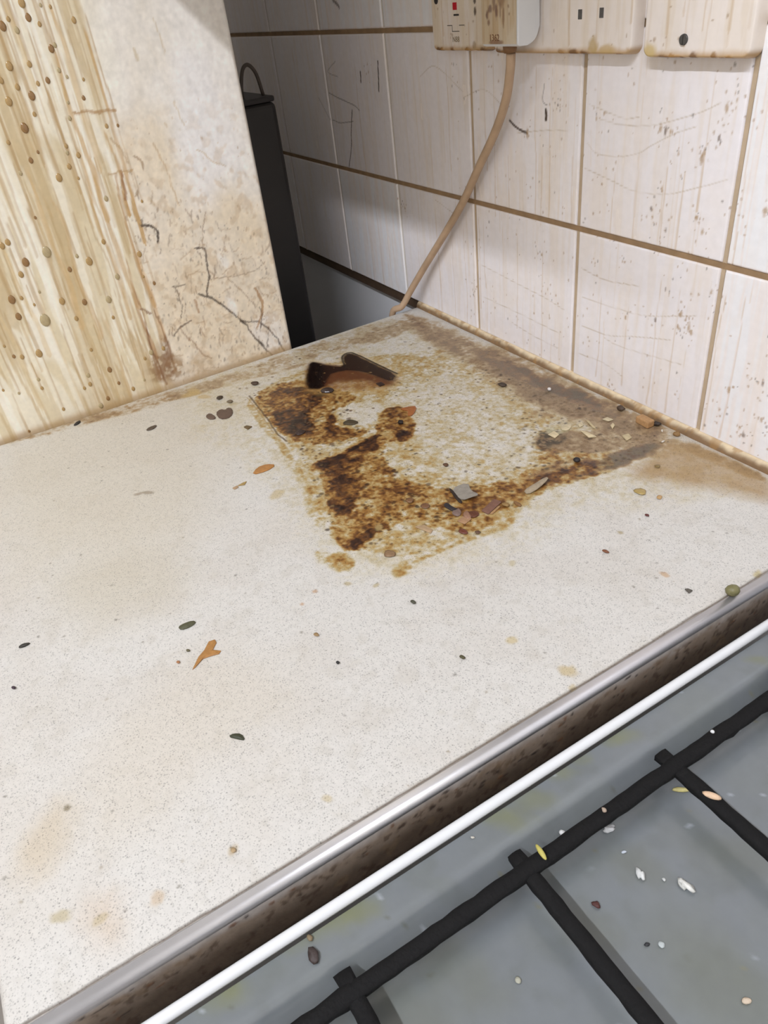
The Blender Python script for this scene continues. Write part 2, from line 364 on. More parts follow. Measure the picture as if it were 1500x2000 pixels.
def wall_tile(i, j):
    u0 = i * S + GAP / 2; u1 = (i + 1) * S - GAP / 2; v0, v1 = TILE_ROWS[j]; v0 += GAP / 2 if j else 0; v1 -= GAP / 2
    near = (-4 <= i <= 0) and j < 2
    res = 1.0 if near else (1.6 if -6 <= i <= 0 and j < 3 else 8.0)
    sd = (i + 50) * 31 + j * 7
    rg = np.random.default_rng(sd)
    tint = rg.uniform(-3, 3)
    cv = Canvas(u0, u1, v0, v1, res, (218 + tint, 213 + tint, 214 + tint), .22, edges=True)
    U, V = cv.U, cv.V; full = (slice(None), slice(None))
    if res > 4:
        return cv.to_mesh('tile', tile_shape(u0, u1, v0, v1), M_tile, wb, gain=1.34)
    # thin warm film, running down in veils
    veil = fbs(U * 6, V, 60, sd, 4); veil2 = fbs(U * 14, V, 80, sd + 40, 3)
    film = .26 if i in (-2,) and j == 1 else .12
    cv.put(full, film * sstep(.42, .72, veil) + .0 * V, (208, 190, 162), .4)
    cv.put(full, .15 * sstep(.52, .7, veil2), (200, 180, 150), .4)
    cv.put(full, .15 * sstep(.5, .75, fbm(U, V, 30, sd + 9)), (216, 202, 186), .35)
    for k in range(12):
        u = rg.uniform(u0, u1); a = rg.uniform(v0 + 30, v1 + 20); b = a - rg.uniform(25, 130)
        cv.run(u, a, max(b, v0 - 10), rg.uniform(.8, 2.2), (190, 166, 130), rg.uniform(.08, .30), 1.2, sd + k)
    # dirt gathered along the joints
    n = fbm(U, V, 7, sd + 3)
    cv.put(full, .8 * (1 - sstep(0.0, 1.6 + 2.6 * n, V - v0)) * (.4 if j == 0 else .8), (150, 118, 76), .6)
    cv.put(full, .55 * (1 - sstep(0.0, 1.0 + 2.0 * n, v1 - V)), (168, 138, 98), .6)
    cv.put(full, .45 * (1 - sstep(0.0, .8 + 2.0 * n, U - u0)) , (172, 146, 112), .6)
    cv.put(full, .12 * (1 - sstep(0.0, .6 + 1.2 * n, u1 - U)), (172, 146, 112), .6)
    for u, z0, px0, px1 in [(r[0], r[1], r[2] if len(r) > 2 else 0, 0) for r in []]: pass
    for q, (u, va, vb) in enumerate(W_RUN_MM):
        if u0 - 4 < u < u1 + 4: cv.run(u, min(va, v1), max(vb, v0 - 5) , 1.7, (176, 146, 102), .4, 1.5, 300 + q)
    for q, P in enumerate(W_LINES): cv.line(P, .7, (168, 152, 130), .6, .7, .25, 9, 500 + q, brk=.4)
    for q, (P, w, a) in enumerate(W_CRACKS): cv.line(P, w * 1.3, (58, 40, 28), min(1, a * 1.2), .8, .6, 6, 600 + q)
    for q, (u, v, r) in enumerate(W_SPOTS): cv.blob(u, v, r * .5, r * (.7 + .3 * (q % 3)), (150, 120, 78) if q % 5 else (84, 60, 42), .7, 0, .5, .6, q, .35, h=.2)
    for q, (u, v, r) in enumerate(RAND_SPOTS): cv.blob(u, v, r * .6, r * .9, (150, 120, 84) if q % 5 else (70, 52, 40), .6, 0, .4, .2, q)
    return cv.to_mesh('tile', tile_shape(u0, u1, v0, v1), M_tile, wb, gain=1.34)
W_RUN_MM = []
for (u, v, yb), (u2, v2) in zip(W_RUNS, [(-245.0,144.9),(-270.1,135.2),(-203.8,141.3),(-195.2,138.2),(-182.9,144.8),(-155.0,142.9),(-348.8,168.9),(-232.4,28.2),(-191.8,7.1),(-330.0,-0.4),(-106.2,141.2),(-78.5,142.4),(-49.7,140.2),(-11.7,176.8),(-33.1,143.6),(-73.7,16.8),(-38.8,10.3),(-109.5,13.9),(-16.6,9.5),(29.2,10.1),(48.2,9.5),(-558.3,139.1),(-569.8,-10.1),(-539.2,-2.7),(-355.4,4.9),(-387.4,8.9),(-282.3,176.4),(-298.6,32.6),(-288.0,58.2),(29.6,156.5),(11.5,145.6)]):
    W_RUN_MM.append((u, v, v2))
for i in range(-8, 3):
    for j in range(4):
        wall_tile(i, j)
# grout joints (recessed behind the tile faces)
M_grout_h = mat('grout_grimy', (160, 130, 96), .8, var=.3, vscale=70, bump=.5, bscale=260)
M_grout_v = mat('grout_tan', (196, 174, 146), .8, var=.18, vscale=60, bump=.5, bscale=260)
M_grout_lit = mat('grout_lit_edge', (226, 218, 206), .7, var=.1, vscale=60)  # light caught by tile edges put into the colour of the left joints
for j in range(1, 4):
    z = TILE_ROWS[j][0] / 1000
    box('grout_line', -1.2, .45, .0010, .0105, z - .0021, z + .0021, M_grout_h, wb)
for i in range(-8, 4):
    x = i * S / 1000
    box('grout_line', x - .0017, x + .0017, .0014, .0106, .0055, .589, M_grout_v if i > -3 else M_grout_lit, wb)
box('tile_edge_grime', -1.2, -.424, .0028, .0112, -.0065, .0058, M_backer, wb)

# ---------------------------------------------------------------- worktop
wt = tag(empty('worktop', (-.142, -.288, -.038)), 'pale speckled laminate worktop with burnt and greasy brown stain', 'worktop')
M_lam = mat_painted('speckled_laminate', speckle=1.0, bump=.12, bscale=900, grain=.035, gscale=260)
M_lam_edge = mat('laminate_edge', (214, 206, 192), .5, var=.1, vscale=300)
cv = Canvas(-427, 141, -575, -3, .85, (229, 224, 216), .42)
full = (slice(None), slice(None)); U, V = cv.U, cv.V
# broad yellowing and cleaner patches
cv.put(full, .35 * sstep(.42, .7, fbm(U, V, 110, 3)), (222, 211, 196))
cv.put(full, .30 * sstep(.45, .7, fbm(U, V, 40, 8)), (217, 208, 196))
cv.put(full, .28 * sstep(.55, .75, fbm(U, V, 9, 12)), (206, 198, 184))
cv.poly([(-442.3,-503.5),(-425.3,-273.6),(-416.6,-188.2),(-331.2,-227.4),(-302.4,-307.8),(-163.3,-365.0),(-133.3,-450.0),(-182.7,-513.3),(-305.0,-537.8)], (218, 206, 182), .5, 40, 20, 60, 32)
cv.poly([(63.5,-561.7),(31.5,-538.6),(41.6,-524.1),(63.1,-533.7),(78.2,-549.1)], (212, 192, 160), .55, 10, 6, 20, 33)
cv.poly([(105.4,-534.8),(105.4,-517.6),(128.2,-521.0),(126.0,-532.2)], (222, 200, 176), .6, 12, 6, 20, 34)
cv.poly([(-26.9,-451.0),(3.5,-395.5),(56.6,-392.0),(61.4,-451.7),(77.7,-502.7),(71.0,-522.3),(23.1,-517.4)], (222, 211, 194), .55, 24, 14, 40, 35)
cv.poly([(-185.5,-497.3),(-123.5,-408.9),(-63.2,-421.3),(-96.6,-506.2)], (214, 204, 184), .6, 24, 14, 40, 36)
# residue thickness: S = baked amber grease, B = grey-brown film; colour follows thickness
S_ = np.zeros(U.shape); B_ = np.zeros(U.shape)
F_ = cv.field
F_(B_, [(-441.8,-513.6),(-414.4,-271.5),(-418.8,-180.6),(-421.4,-23.7),(-362.0,-32.4),(-367.3,-185.6),(-384.7,-270.6),(-398.5,-391.4),(-422.7,-515.8)], .42, 5, 4, 14, 41, mott=.4, ms=16)
F_(B_, [(-431.7,-17.3),(-196.6,-9.2),(-65.0,-8.1),(-1.4,-9.4),(1.5,-30.6),(-57.0,-46.7),(-171.1,-56.4),(-271.2,-59.3),(-362.5,-53.7)], .52, 14, 8, 16, 42)
F_(B_, [(-289.4,-11.8),(-196.6,-9.2),(-58.9,-8.2),(-3.0,-13.7),(4.2,-39.4),(-30.6,-55.2),(-80.8,-60.0),(-129.4,-71.8),(-189.9,-60.5),(-274.0,-43.8)], .70, 20, 10, 16, 43)
F_(B_, [(-250.6,-20.2),(-149.8,-10.0),(-80.7,-11.2),(-92.3,-31.1),(-157.6,-42.0)], .9, 8, 8, 12, 44)
F_(B_, [(-90.9,-98.1),(-77.2,-69.3),(-40.6,-15.0),(-9.6,-21.2),(-19.4,-60.7),(-38.1,-82.3),(-59.7,-113.3)], .62, 6, 6, 12, 76)
F_(B_, [(-29.0,-107.5),(-24.7,-66.8),(-21.7,-35.0),(-7.4,-23.7),(-3.3,-45.8),(-8.3,-83.2),(-18.2,-112.1)], 1.1, 5, 5, 9, 75)
F_(B_, [(-50.7,-121.1),(-37.7,-94.0),(-21.6,-81.2),(-15.4,-120.0),(-22.3,-155.8),(-35.1,-165.7)], .62, 4, 6, 9, 74)
F_(S_, [(-458.2,-317.4),(-458.6,-169.0),(-431.2,-9.9),(-26.6,0.6),(74.4,-8.2),(96.7,-38.0),(52.3,-81.8),(21.9,-139.0),(30.6,-204.9),(15.3,-285.7),(-29.0,-334.2),(-108.3,-329.7),(-208.3,-324.0),(-311.2,-347.3)], .14, 26, 14, 50, 31)
F_(S_, [(-346.4,-264.0),(-367.3,-185.6),(-330.6,-101.1),(-284.8,-36.1),(-154.3,-38.4),(-12.2,-15.4),(-1.1,-39.5),(-6.7,-84.8),(-17.3,-149.8),(-6.4,-188.8),(-10.4,-233.0),(-14.2,-275.2),(-47.7,-298.8),(-79.2,-303.9),(-161.2,-281.0)], .27, 3, 4, 14, 51)
# pale places inside
F_(S_, [(-225.0,-176.7),(-260.5,-118.5),(-243.1,-66.0),(-138.9,-82.2),(-89.4,-96.4),(-59.1,-124.8),(-59.8,-167.0),(-80.9,-197.8),(-132.1,-184.2),(-155.8,-185.1)], .20, 10, 8, 20, 52, mode='mix')
F_(S_, [(-256.5,-211.2),(-253.0,-184.0),(-227.1,-163.7),(-202.2,-195.7),(-218.8,-214.3)], .14, 4, 4, 10, 53, mode='mix')
F_(S_, [(-100.7,-250.0),(-87.5,-228.6),(-75.1,-241.3),(-80.0,-252.6)], .08, 2, 3, 8, 54, mode='mix')
F_(S_, [(-224.1,-276.6),(-199.7,-262.0),(-196.7,-242.5),(-183.8,-269.9),(-194.6,-282.5)], .24, 3, 3, 8, 55, mode='mix')
# left block
F_(S_, [(-346.4,-264.0),(-354.0,-216.9),(-308.8,-190.0),(-267.6,-175.8),(-251.8,-190.5),(-254.7,-209.3),(-240.2,-230.9),(-208.6,-214.4),(-199.6,-200.0),(-190.5,-210.8),(-196.7,-242.5),(-211.1,-259.0),(-229.3,-271.5),(-283.5,-271.6)], .52, 2.5, 4, 8, 61)
F_(S_, [(-347.0,-244.3),(-324.4,-206.5),(-289.8,-199.8),(-267.2,-223.0),(-259.9,-237.9),(-237.4,-235.1),(-220.5,-251.7),(-239.8,-269.4),(-286.7,-267.5)], .66, 4, 5, 9, 62)
F_(S_, [(-287.8,-268.7),(-292.6,-250.8),(-279.3,-228.5),(-256.4,-234.0),(-231.5,-257.1),(-244.9,-272.4)], .84, 5, 5, 8, 63)
F_(S_, [(-308.7,-220.1),(-295.0,-197.1),(-278.3,-211.6),(-284.3,-226.0)], .80, 4, 4, 8, 64)
F_(S_, [(-249.4,-226.2),(-250.0,-211.8),(-216.8,-226.5),(-197.8,-212.1),(-194.5,-222.2),(-214.9,-238.4)], .72, 3, 4, 8, 65)
# diagonal band
F_(S_, [(-177.6,-278.0),(-180.0,-256.4),(-184.0,-228.0),(-185.7,-205.3),(-197.6,-164.4),(-169.6,-166.3),(-154.0,-183.0),(-166.7,-200.2),(-151.7,-219.8),(-102.9,-223.9),(-72.2,-198.9),(-42.3,-217.4),(-53.2,-241.1),(-57.2,-266.5),(-56.1,-285.2),(-47.4,-303.3),(-67.9,-309.8),(-104.3,-293.0),(-156.8,-275.8)], .50, 3, 6, 12, 66)
F_(S_, [(-177.6,-275.4),(-177.7,-252.4),(-182.4,-223.5),(-185.7,-202.6),(-165.8,-207.2),(-156.3,-227.7),(-142.0,-246.1),(-118.6,-254.3),(-92.4,-278.5),(-94.3,-291.4),(-112.0,-291.4),(-154.8,-273.4)], .68, 3, 5, 9, 67)
F_(S_, [(-175.8,-275.8),(-181.5,-263.3),(-177.7,-244.6),(-182.4,-228.8),(-185.7,-199.8),(-178.3,-199.8),(-174.6,-227.9),(-164.9,-247.8),(-161.1,-266.1)], .88, 2.5, 3, 6, 68)
F_(S_, [(-104.3,-293.0),(-119.3,-275.7),(-112.2,-260.3),(-91.9,-277.9),(-92.5,-291.4)], .80, 3, 4, 8, 69)
F_(S_, [(-149.4,-264.7),(-142.9,-249.6),(-127.6,-259.1),(-134.1,-270.3)], .84, 3, 3, 8, 70)
F_(S_, [(-226.7,-178.5),(-214.9,-153.5),(-174.5,-164.8),(-155.5,-182.0),(-163.6,-196.7),(-167.4,-211.7),(-189.1,-202.2)], .56, 3, 5, 8, 71)
F_(S_, [(-177.6,-189.2),(-171.0,-172.1),(-154.3,-186.1),(-160.5,-195.8)], .74, 2, 2, 6, 72)
F_(S_, [(-57.3,-302.3),(-63.8,-289.8),(-65.5,-261.4),(-55.8,-262.7),(-54.9,-283.7),(-46.2,-297.0),(-49.0,-303.3)], .72, 3, 5, 7, 73)
F_(S_, [(-110.3,-244.3),(-96.9,-222.6),(-82.5,-216.9),(-76.3,-228.4),(-90.7,-241.3)], .70, 3, 5, 7, 77)
# right arm
F_(S_, [(-94.4,-239.1),(-69.2,-201.0),(-48.7,-165.2),(-53.4,-124.2),(-76.4,-107.5),(-67.9,-97.8),(-38.1,-82.3),(-24.7,-66.8),(-9.6,-84.7),(-19.9,-147.5),(-11.4,-184.8),(-10.7,-218.9),(-27.4,-239.6),(-66.4,-246.8)], .44, 3, 6, 12, 78)
F_(S_, [(-69.2,-201.0),(-43.5,-159.0),(-41.7,-134.1),(-29.5,-90.4),(-10.8,-86.2),(-21.0,-146.6),(-27.0,-172.3),(-25.9,-207.6),(-43.6,-218.9)], .58, 4, 6, 10, 79)
F_(S_, [(-43.5,-159.0),(-40.2,-138.1),(-34.8,-96.6),(-23.9,-95.7),(-22.9,-134.5),(-26.4,-157.5)], .72, 4, 6, 9, 80)
F_(S_, [(-76.3,-206.1),(-67.9,-199.4),(-44.2,-203.8),(-38.4,-217.8),(-57.3,-214.2)], .62, 2, 3, 7, 81)
# soaked edges
F_(B_, [(-6.8,-9.3),(35.6,-5.5),(74.4,-8.2),(79.8,-15.5),(38.3,-20.7),(1.9,-25.2)], .45, 4, 3, 10, 83)
F_(S_, [(-170.9,-286.2),(-138.4,-277.8),(-97.4,-295.3),(-84.6,-305.5),(-103.9,-313.8),(-135.5,-303.2)], .34, 9, 5, 14, 84)
F_(S_, [(-217.3,-282.3),(-183.0,-275.3),(-137.2,-288.1),(-145.7,-298.3),(-185.2,-296.9)], .24, 8, 5, 14, 85)
F_(S_, [(-72.0,-329.4),(-63.8,-316.3),(-39.9,-303.2),(-31.2,-312.3),(-37.5,-325.7)], .36, 4, 5, 12, 86)
F_(S_, [(-18.7,-285.5),(-12.4,-249.8),(-11.4,-184.8),(3.3,-191.8),(-5.6,-236.5),(-7.4,-266.6),(-2.4,-287.0),(-5.9,-294.1)], .36, 4, 4, 12, 87)
F_(S_, [(-318.6,-279.3),(-346.4,-264.0),(-332.5,-262.2),(-224.1,-276.6),(-164.2,-284.5),(-105.7,-294.7),(-108.4,-297.9),(-168.6,-289.8),(-230.6,-284.1)], .30, 2, 1.5, 10, 88)
n1 = fbm(U, V, 9, 201, 4) - .5; n2 = fbm(U, V, 3.2, 202, 3) - .5; n3 = fbm(U, V, 22, 203, 3) - .5
amp = np.clip(S_ * 2.6, 0, 1)
Sn = S_ + amp * (.52 * n1 + .62 * n2 + .18 * n3)
ampb = np.clip(B_ * 1.8, 0, 1)
Bn = B_ + ampb * (.55 * n1 + .55 * n2 + .35 * n3)
def ramp(x, stops):
    xs = [q[0] for q in stops]; cs = np.array([lin(q[1]) for q in stops])
    return np.stack([np.interp(x, xs, cs[:, k]) for k in range(3)], -1)
colB = ramp(Bn, [(.1, (210, 194, 160)), (.35, (180, 150, 108)), (.6, (138, 104, 70)), (.85, (98, 70, 52)), (1.1, (58, 42, 36))])
aB = sstep(.06, .42, Bn)[..., None] * .95
cv.C += (colB - cv.C) * aB
colS = ramp(Sn, [(.08, (222, 210, 178)), (.24, (204, 188, 150)), (.38, (192, 162, 104)), (.52, (166, 120, 58)), (.66, (118, 74, 34)), (.82, (70, 42, 26)), (1.0, (36, 20, 15))])
aS = sstep(.02, .30, Sn)[..., None] * np.clip(1.0 - .75 * sstep(.2, .6, Bn) * (1 - sstep(.35, .6, S_)), 0, 1)[..., None]
cv.C += (colS - cv.C) * aS
cv.R += (.30 - cv.R) * sstep(.5, .8, Sn)
cv.H += .35 * sstep(.5, .9, Sn) * (.5 + n2)
cv.poly([(-14.3,-19.1),(27.1,-7.0),(75.6,-9.9),(99.1,-30.1),(59.8,-46.7),(38.8,-61.1),(0.8,-84.0),(-1.1,-39.5)], (180, 146, 96), .85, 11, 5, 16, 79, mott=.15, ms=14)
cv.poly([(-70.0,-112.9),(-88.0,-94.8),(-89.3,-76.2),(-70.7,-75.2),(-64.0,-87.0),(-66.2,-102.1)], (58, 52, 40), .85, 3, 6, 7, 77, mott=.8, ms=5, mthr=.47, msoft=.06)
cv.poly([(-93.1,-84.6),(-86.7,-66.6),(-74.4,-68.9),(-76.5,-84.5)], (206, 196, 158), .75, 2, 4, 6, 78, mott=.6, ms=5)
cv.line([(-345.3,-264.4),(-288.5,-269.5),(-252.9,-274.2),(-231.0,-273.4)], 1.8, (96, 70, 44), .85, 1.0, .6, 8, 88)
cv.line([(-343.5,-267.5),(-287.3,-272.8),(-253.7,-276.5)], 1.2, (170, 142, 96), .7, 1.0, .6, 8, 89)
# charred, scorched film at the back
cv.poly([(-316.5,-215.1),(-351.0,-196.0),(-376.7,-178.5),(-356.7,-165.3),(-341.9,-153.8),(-367.7,-142.6),(-362.8,-127.9),(-317.6,-123.3),(-278.3,-120.0),(-251.1,-141.8),(-262.2,-166.8),(-287.8,-200.8)], (196, 158, 92), .6, 9, 3, 10, 90)
cv.poly([(-320.8,-209.5),(-349.4,-194.3),(-373.4,-178.8),(-354.3,-166.6),(-337.5,-154.8),(-363.1,-143.7),(-359.9,-130.9),(-315.5,-126.6),(-280.2,-122.0),(-255.5,-141.6),(-270.2,-162.3),(-296.1,-196.6)], (150, 102, 52), .92, 6.5, 5, 8, 91, mott=.5, ms=6)
cv.poly([(-320.8,-209.5),(-353.7,-191.6),(-374.2,-177.8),(-353.1,-167.2),(-335.2,-154.2),(-318.2,-147.5),(-288.4,-139.3),(-270.5,-132.4),(-259.9,-141.4),(-292.5,-155.7),(-309.7,-177.2),(-304.1,-198.5)], (100, 50, 18), .92, 6, 3, 7, 92)
cv.poly([(-318.6,-210.6),(-351.8,-193.2),(-374.6,-178.2),(-369.6,-173.0),(-351.9,-167.8),(-335.6,-154.6),(-360.7,-145.0),(-366.3,-135.4),(-355.8,-130.5),(-314.3,-127.2),(-280.2,-122.0),(-264.4,-136.1),(-294.4,-142.1),(-322.2,-151.7),(-331.5,-172.0),(-322.0,-183.2),(-303.3,-197.6)], (38, 17, 10), .97, 2.8, 1.2, 6, 93, rough=.22)
cv.poly([(-317.9,-211.5),(-351.8,-193.2),(-374.6,-178.2),(-365.4,-172.5),(-349.6,-172.8),(-320.4,-190.2),(-305.6,-200.1)], (22, 9, 6), .97, 2.6, 1.0, 6, 94, rough=.22)
cv.line([(-378.4,-176.4),(-357.9,-164.7),(-343.0,-153.2),(-365.2,-143.9),(-367.9,-133.1),(-352.4,-127.1),(-313.8,-123.0),(-280.5,-120.6)], 1.8, (230, 210, 166), .5, 1.2, .5, 6, 95)
cv.line([(-334.4,-155.2),(-359.5,-145.7),(-365.4,-134.5),(-354.9,-129.6),(-314.3,-125.3),(-279.8,-121.6)], 2.2, (20, 9, 6), .9, 1.2, .5, 6, 96)
# soaked rings and single spots on the clean part
for q, (u, v, r, e, col) in enumerate([tuple(a) + (b,) for a, b in zip([(-397.8,-307.3,11,0.6),(-377.6,-302.7,9,0.5),(-395.0,-312.9,9,0.55),(-156.5,-317.1,7,0.8),(-27.4,-345.1,2,1),(-21.2,-358.0,1.4,1),(-20.0,-322.6,3,0.7),(-6.3,-307.6,2.4,0.8),(32.7,-220.3,3,0.8),(103.1,-149.3,3.4,0.6),(128.0,-255.3,5,0.8),(89.5,-265.9,3.4,0.9),(118.0,-463.0,3,0.8),(119.8,-502.8,4,0.8),(44.4,-529.6,2.2,0.9),(102.2,-543.7,5,0.6),(114.0,-528.3,4,0.6),(-62.2,-272.7,5,0.6),(53.7,-139.0,2,0.9),(-233.3,-405.6,5,0.5),(-237.0,-413.8,4,0.6),(138.6,-103.9,4,0.6),(139.6,-262.0,3,0.7),(120.2,-411.1,3,0.7)], [(206,176,116)] * 3 + [(206,184,136)] + [(196,150,104)] * 2 + [(190,170,120)] * 2 + [(206,190,150), (206,164,116), (206,182,128), (210,188,134), (200,178,140), (214,190,160), (120,104,64), (196,180,140), (204,186,150), (196,168,110), (170,150,100), (150,132,108), (160,142,120), (196,176,110), (206,186,140), (208,190,150)])]):
    cv.blob(u, v, r, r * e, col, .7, q * .7, .4, .35, 700 + q)
rg = np.random.default_rng(5)
def scatter(P, n, r0, r1, cols, a, seed):
    P = np.array(P); g = np.random.default_rng(seed); c = 0
    while c < n:
        u = g.uniform(P[:, 0].min(), P[:, 0].max()); v = g.uniform(P[:, 1].min(), P[:, 1].max())
        ins = False; m = len(P)
        for k in range(m):
            ax, ay = P[k]; bx, by = P[(k + 1) % m]
            if (ay > v) != (by > v) and u < (bx - ax) * (v - ay) / (by - ay) + ax: ins = not ins
        if not ins: continue
        c += 1; r = r0 + (r1 - r0) * g.random() ** 3
        cv.blob(u, v, r, r * g.uniform(.5, 1), cols[int(g.integers(len(cols)))], a * g.uniform(.6, 1), g.uniform(0, 3), .35, .3, int(g.integers(999)), h=.12)
PATCH = [(-346.4,-264.0),(-367.3,-185.6),(-319.0,-108.1),(-274.0,-43.8),(-154.3,-38.4),(-12.2,-15.4),(-1.1,-39.5),(-6.7,-84.8),(-17.3,-149.8),(-6.4,-188.8),(-10.4,-233.0),(-14.2,-275.2),(-47.7,-298.8),(-79.2,-303.9),(-161.2,-281.0)]
scatter(PATCH, 1300, .35, 1.8, [(96, 74, 44), (120, 92, 52), (78, 56, 36), (150, 120, 76)], .8, 1)
scatter([(-346.4,-264.0),(-322.0,-183.2),(-188.9,-209.0),(-66.2,-203.0),(-22.9,-224.1),(-45.1,-300.3),(-81.7,-307.0),(-161.2,-281.0)], 700, .4, 2.6, [(84, 54, 28), (60, 38, 26), (110, 70, 34)], .85, 2)
scatter([(-263.4,-51.4),(-151.0,-34.9),(-12.2,-15.4),(-6.7,-84.8),(-22.3,-155.8),(-22.9,-224.1),(-66.2,-203.0),(-59.1,-124.8),(-154.6,-69.6)], 500, .4, 2.2, [(84, 60, 38), (60, 42, 32), (120, 92, 60)], .8, 3)
scatter([(-424.3,-505.7),(-399.4,-246.6),(-186.9,-273.5),(-33.8,-331.7),(24.0,-213.3),(38.6,-77.4),(98.4,-45.7),(134.8,-98.9),(144.9,-344.5),(140.7,-510.1),(112.0,-572.7)], 260, .3, 1.3, [(120, 110, 92), (150, 130, 96), (90, 80, 66)], .7, 4)
scatter([(-412.3,-278.3),(-402.5,-28.2),(-225.4,-12.6),(-263.4,-51.4),(-367.3,-185.6),(-329.3,-275.0)], 160, .5, 2.4, [(128, 98, 58), (90, 66, 42)], .7, 6)
# stain relief
cv.H = np.clip(cv.H, -.1, .35)
cv.poly([(140.4,-106.4),(139.6,-373.1),(143.0,-557.8),(144.9,-557.1),(143.1,-371.6),(144.5,-106.8)], (176, 150, 108), .55, 2, 1.5, 10, 97, mott=.5, ms=12)
cv.line([(140.2, -575), (140.2, -3)], 1.8, (84, 64, 44), .8, 1.0, .5, 8, 98, smooth=False)
def wt_shape(U, V, H):
    t = np.clip((-423 - U) / 4, 0, 1); s2 = np.clip((-571 - V) / 4, 0, 1)
    return U, V, H - 4 * t ** 2.2 - 4 * s2 ** 2.2
board = cv.to_mesh('worktop_surface', wt_shape, M_lam, wt, gain=.83)
box('worktop_core', -.4268, .1460, -.5748, -.0015, -.038, -.0042, M_lam_edge, wt)
# aluminium end strip facing the cooker
M_alu = mat('aluminium_strip', (222, 220, 222), .36, .75, var=.05, vscale=90, bump=.05, bscale=500)
prof = [(.1412, .0005), (.1422, .0010), (.1450, .0011)]
for k in range(9):
    a = math.pi / 2 * (1 - k / 8); prof.append((.1452 + .0030 * math.cos(a), -.0019 + .0030 * math.sin(a)))
prof += [(.1482, -.004), (.1470, -.004), (.1468, -.0020), (.1450, -.0002), (.1412, -.0002)]
st = extrude_y('edge_strip', prof, -.5765, -.0015, M_alu, wt, True); st['label'] = 'polished aluminium edge strip'
# dirty lower face of the strip (painted with baked-on grease)
M_face = mat_painted('greasy_aluminium', grain=.12, gscale=240, bump=.4, bscale=300)
fc = Canvas(-575, -3, -46, -2.6, 1.0, (178, 170, 164), .35)
U, V = fc.U, fc.V; full = (slice(None), slice(None))
n = fbm(U, V, 16, 4); n2 = fbm(U, V, 5, 8)
fc.put(full, sstep(-3, -12, V + 9 * (n - .5)) * .9, (136, 118, 100), .5)
fc.put(full, sstep(-12, -27, V + 10 * (n - .5)) * .85, (92, 74, 58), .55)
fc.put(full, .6 * sstep(.6, .72, n2) * sstep(-6, -12, V), (66, 44, 28), .6)
fc.put(full, .5 * sstep(.64, .74, fbm(U, V, 11, 18)) * sstep(-5, -9, V), (124, 102, 78), .6)
for q in range(90):
    fc.blob(rg.uniform(-570, -80), rg.uniform(-26, -6), rg.uniform(.5, 2.6), rg.uniform(.4, 1.6), [(62, 46, 36), (108, 72, 46), (48, 36, 30)][q % 3], .8, 0, .4, .4, q, h=.3)
fo = fc.to_mesh('strip_face', lambda U, V, H: (148.1 - 2 * np.clip((-V - 36) / 10, 0, 1) + H, U, V), M_face, wt)
fo['label'] = 'greasy brown face of the strip'

# ---------------------------------------------------------------- base unit under the worktop
bc = tag(empty('base_cabinet', (-.142, -.288, ZF)), 'white base cabinet under the speckled worktop', 'cabinet')
box('carcass', -.424, .1385, -.545, -.03, ZF + .10, -.0385, M_cab, bc, .001, 1)
box('plinth', -.424, .1385, -.50, -.05, ZF, ZF + .10, M_backer, bc)
for x0, x1, hx in ((-.422, -.1435, -.165), (-.1405, .1365, -.119)):
    d = box('door', x0, x1, -.565, -.5455, ZF + .115, -.046, M_cab, bc, .002, 2)
    cyl('handle', (hx, -.585, -.20), (hx, -.585, -.08), .005, .005, M_handle, d)

# ---------------------------------------------------------------- cooker
ck = tag(empty('cooker', (.42, -.35, ZF)), 'cooker with blue-grey enamel hob and white rim beside the worktop', 'cooker')
HX0, HX1, HY0, HY1 = 168.6, 664.0, -585.0, -60.0
M_hob = mat_painted('blue_grey_enamel', grain=.03, gscale=120, bump=.03, bscale=60, coat=.35)
hc = Canvas(HX0, HX1, HY0, HY1, 1.9, (117, 121, 123), .25)
U, V = hc.U, hc.V; full = (slice(None), slice(None))
hc.put(full, .5 * sstep(.4, .7, fbm(U, V, 70, 2)), (114, 118, 116))
hc.put(full, .30 * sstep(.45, .7, fbm(U, V, 30, 6)), (120, 124, 120))
hc.put(full, .35 * sstep(.55, .75, fbm(U, V, 18, 16)), (104, 108, 104))
for q, (u, v, r) in enumerate([(170.8,-254.4,9),(170.0,-261.2,7),(167.1,-299.0,8),(173.0,-319.8,11),(175.9,-335.6,10),(167.8,-342.4,8),(166.0,-493.7,11),(167.3,-488.0,8),(164.8,-444.7,12),(168.5,-432.9,10),(165.3,-458.2,9),(169.8,-422.6,10),(178.6,-152.4,6),(168.2,-283.7,6)]):
    hc.blob(u, v, r, r * .55, (120, 122, 86), .5, .9, .7, .5, q)
for q, (u, v, r) in enumerate([(221.2,-294.6,14),(240.8,-251.8,20),(229.0,-335.7,14),(262.2,-302.0,26),(213.4,-395.5,20),(214.4,-424.0,20),(286.7,-302.3,22)]):
    hc.blob(u, v, r, r * .6, (106, 108, 96), .5, .6, .8, .5, q)
for q in range(160):
    hc.blob(rg.uniform(165, 400), rg.uniform(-585, -80), rg.uniform(.5, 1.8), rg.uniform(.4, 1.3), [(96, 98, 84), (170, 176, 180), (120, 116, 90)][q % 3], .6, rg.uniform(0, 3), .4, .3, q)
def hob_shape(U, V, H):
    d = np.minimum(np.minimum(U - HX0, HX1 - U), np.minimum(V - HY0, HY1 - V))
    z = -14.0 - 18.0 * sstep(14, 30, d) + 1.6 * (1 - sstep(0, 4, d)) * 0
    return U, V, z + H
hob = hc.to_mesh('hob_tray', hob_shape, M_hob, ck); hob['label'] = 'blue-grey enamel spill tray'
